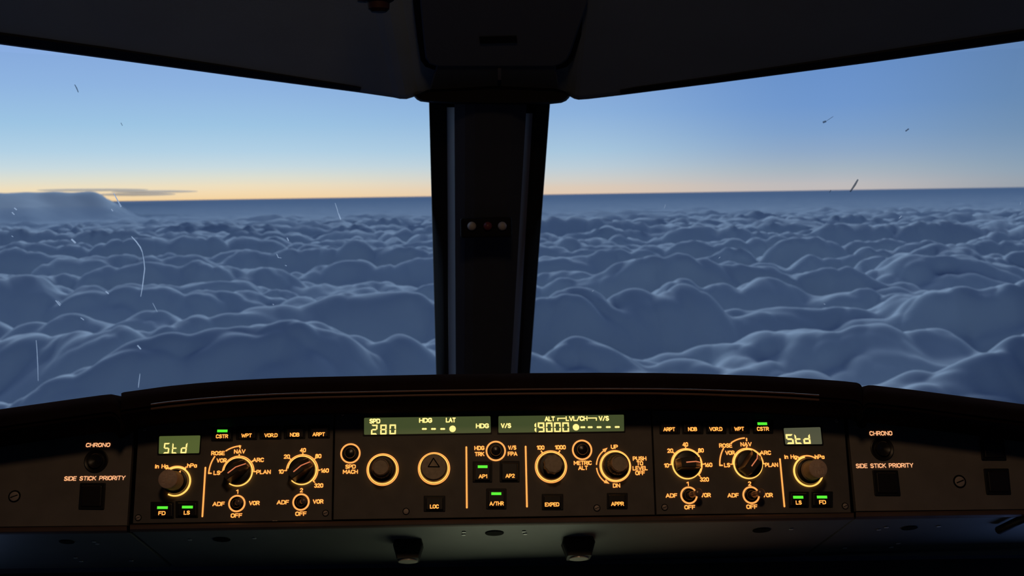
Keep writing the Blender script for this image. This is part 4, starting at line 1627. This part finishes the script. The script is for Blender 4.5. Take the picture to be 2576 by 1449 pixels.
def cloud_deck():
    rs = [2.4]
    while rs[-1] < 330:
        r = rs[-1]
        rs.append(r + min(3.2e-4 * r * r, .007 * r) / CQ)
    rs = np.array(rs)
    az = np.radians(np.linspace(-40, 40, int(1500 * CQ)))
    R, A = np.meshgrid(rs, az, indexing='ij')
    X, Y = R * np.sin(A), R * np.cos(A)
    Z = cloud_height(X, Y, R)
    n, m = R.shape
    lean = np.clip((R - 3) / 2, .3, 1) * .38 * (Z + .1)
    K_ = 1 - lean / R * (R < 50)
    X, Y = X * K_, Y * K_
    co = np.stack([X * HC, Y * HC, Z * HC - HC], -1).reshape(-1, 3).astype(np.float32)
    me = bpy.data.meshes.new('cloud_deck')
    me.vertices.add(n * m)
    me.vertices.foreach_set('co', co.ravel())
    I = np.arange((n - 1) * m).reshape(n - 1, m)[:, :-1].ravel()
    q = np.stack([I, I + m, I + m + 1, I + 1], -1).astype(np.int32)
    # upward winding
    q = q[:, ::-1]
    me.loops.add(q.size)
    me.loops.foreach_set('vertex_index', q.ravel())
    me.polygons.add(len(q))
    me.polygons.foreach_set('loop_start', np.arange(0, q.size, 4, dtype=np.int32))
    me.polygons.foreach_set('loop_total', np.full(len(q), 4, dtype=np.int32))
    me.polygons.foreach_set('use_smooth', np.ones(len(q), dtype=bool))
    me.update(calc_edges=True)
    me.materials.append(mat('cloud', (.50, .55, .60), 1.0, spec=0.0))
    o = bpy.data.objects.new('cloud_deck', me)
    COL.objects.link(o)
    return tag(o, 'endless billowing blue-grey sea of cloud beyond the front windows', 'clouds', kind='stuff')


cloud_deck()


def haze_and_streak():
    mb = MB()
    mb.box(-150000, 150000, 300, 138000, -HC - 300, -110)
    m = bpy.data.materials.new('haze')
    m.use_nodes = True
    nt = m.node_tree
    nt.nodes.clear()
    o = nt.nodes.new('ShaderNodeOutputMaterial')
    v = nt.nodes.new('ShaderNodeVolumePrincipled')
    v.inputs['Color'].default_value = (.34, .47, .68, 1)
    v.inputs['Density'].default_value = 1 / 22000.0
    v.inputs['Anisotropy'].default_value = 0.0
    nt.links.new(v.outputs[0], o.inputs['Volume'])
    h = mb.build('haze', m, None)
    tag(h, 'thin blue haze lying over the sea of cloud towards the horizon', 'haze', kind='stuff')
    # thin flat streak trailing from the bank on the left horizon
    mb = MB()
    R = 70 * HC
    for px, py, wpx, hpx in ((395, 482, 80, 3.2), (350, 489, 60, 4.0), (240, 478, 110, 3.0)):
        d = ray(px, py)
        c = CAM + d * R
        n, k = 36, 12
        vs = []
        for i in range(k + 1):
            th = math.pi * i / k
            for j in range(n):
                ph = 2 * math.pi * j / n
                vs.append((c.x + wpx / F * R * math.sin(th) * math.cos(ph), c.y + 2500 * math.sin(th) * math.sin(ph), c.z + hpx / F * R * math.cos(th)))
        mb.add(vs, [(i * n + j, i * n + (j + 1) % n, (i + 1) * n + (j + 1) % n, (i + 1) * n + j) for i in range(k) for j in range(n)])
    m = bpy.data.materials.new('thin_cloud')
    m.use_nodes = True
    nt = m.node_tree
    nt.nodes.clear()
    o = nt.nodes.new('ShaderNodeOutputMaterial')
    mx = nt.nodes.new('ShaderNodeMixShader')
    tr = nt.nodes.new('ShaderNodeBsdfTransparent')
    df = nt.nodes.new('ShaderNodeBsdfDiffuse')
    df.inputs[0].default_value = (.8, .8, .8, 1)
    mx.inputs[0].default_value = .38
    nt.links.new(tr.outputs[0], mx.inputs[1])
    nt.links.new(df.outputs[0], mx.inputs[2])
    nt.links.new(mx.outputs[0], o.inputs['Surface'])
    tag(mb.build('cloud_streaks', m, None, True), 'thin flat streaks of cloud on the left horizon, trailing from the higher bank', 'clouds', kind='stuff')


haze_and_streak()
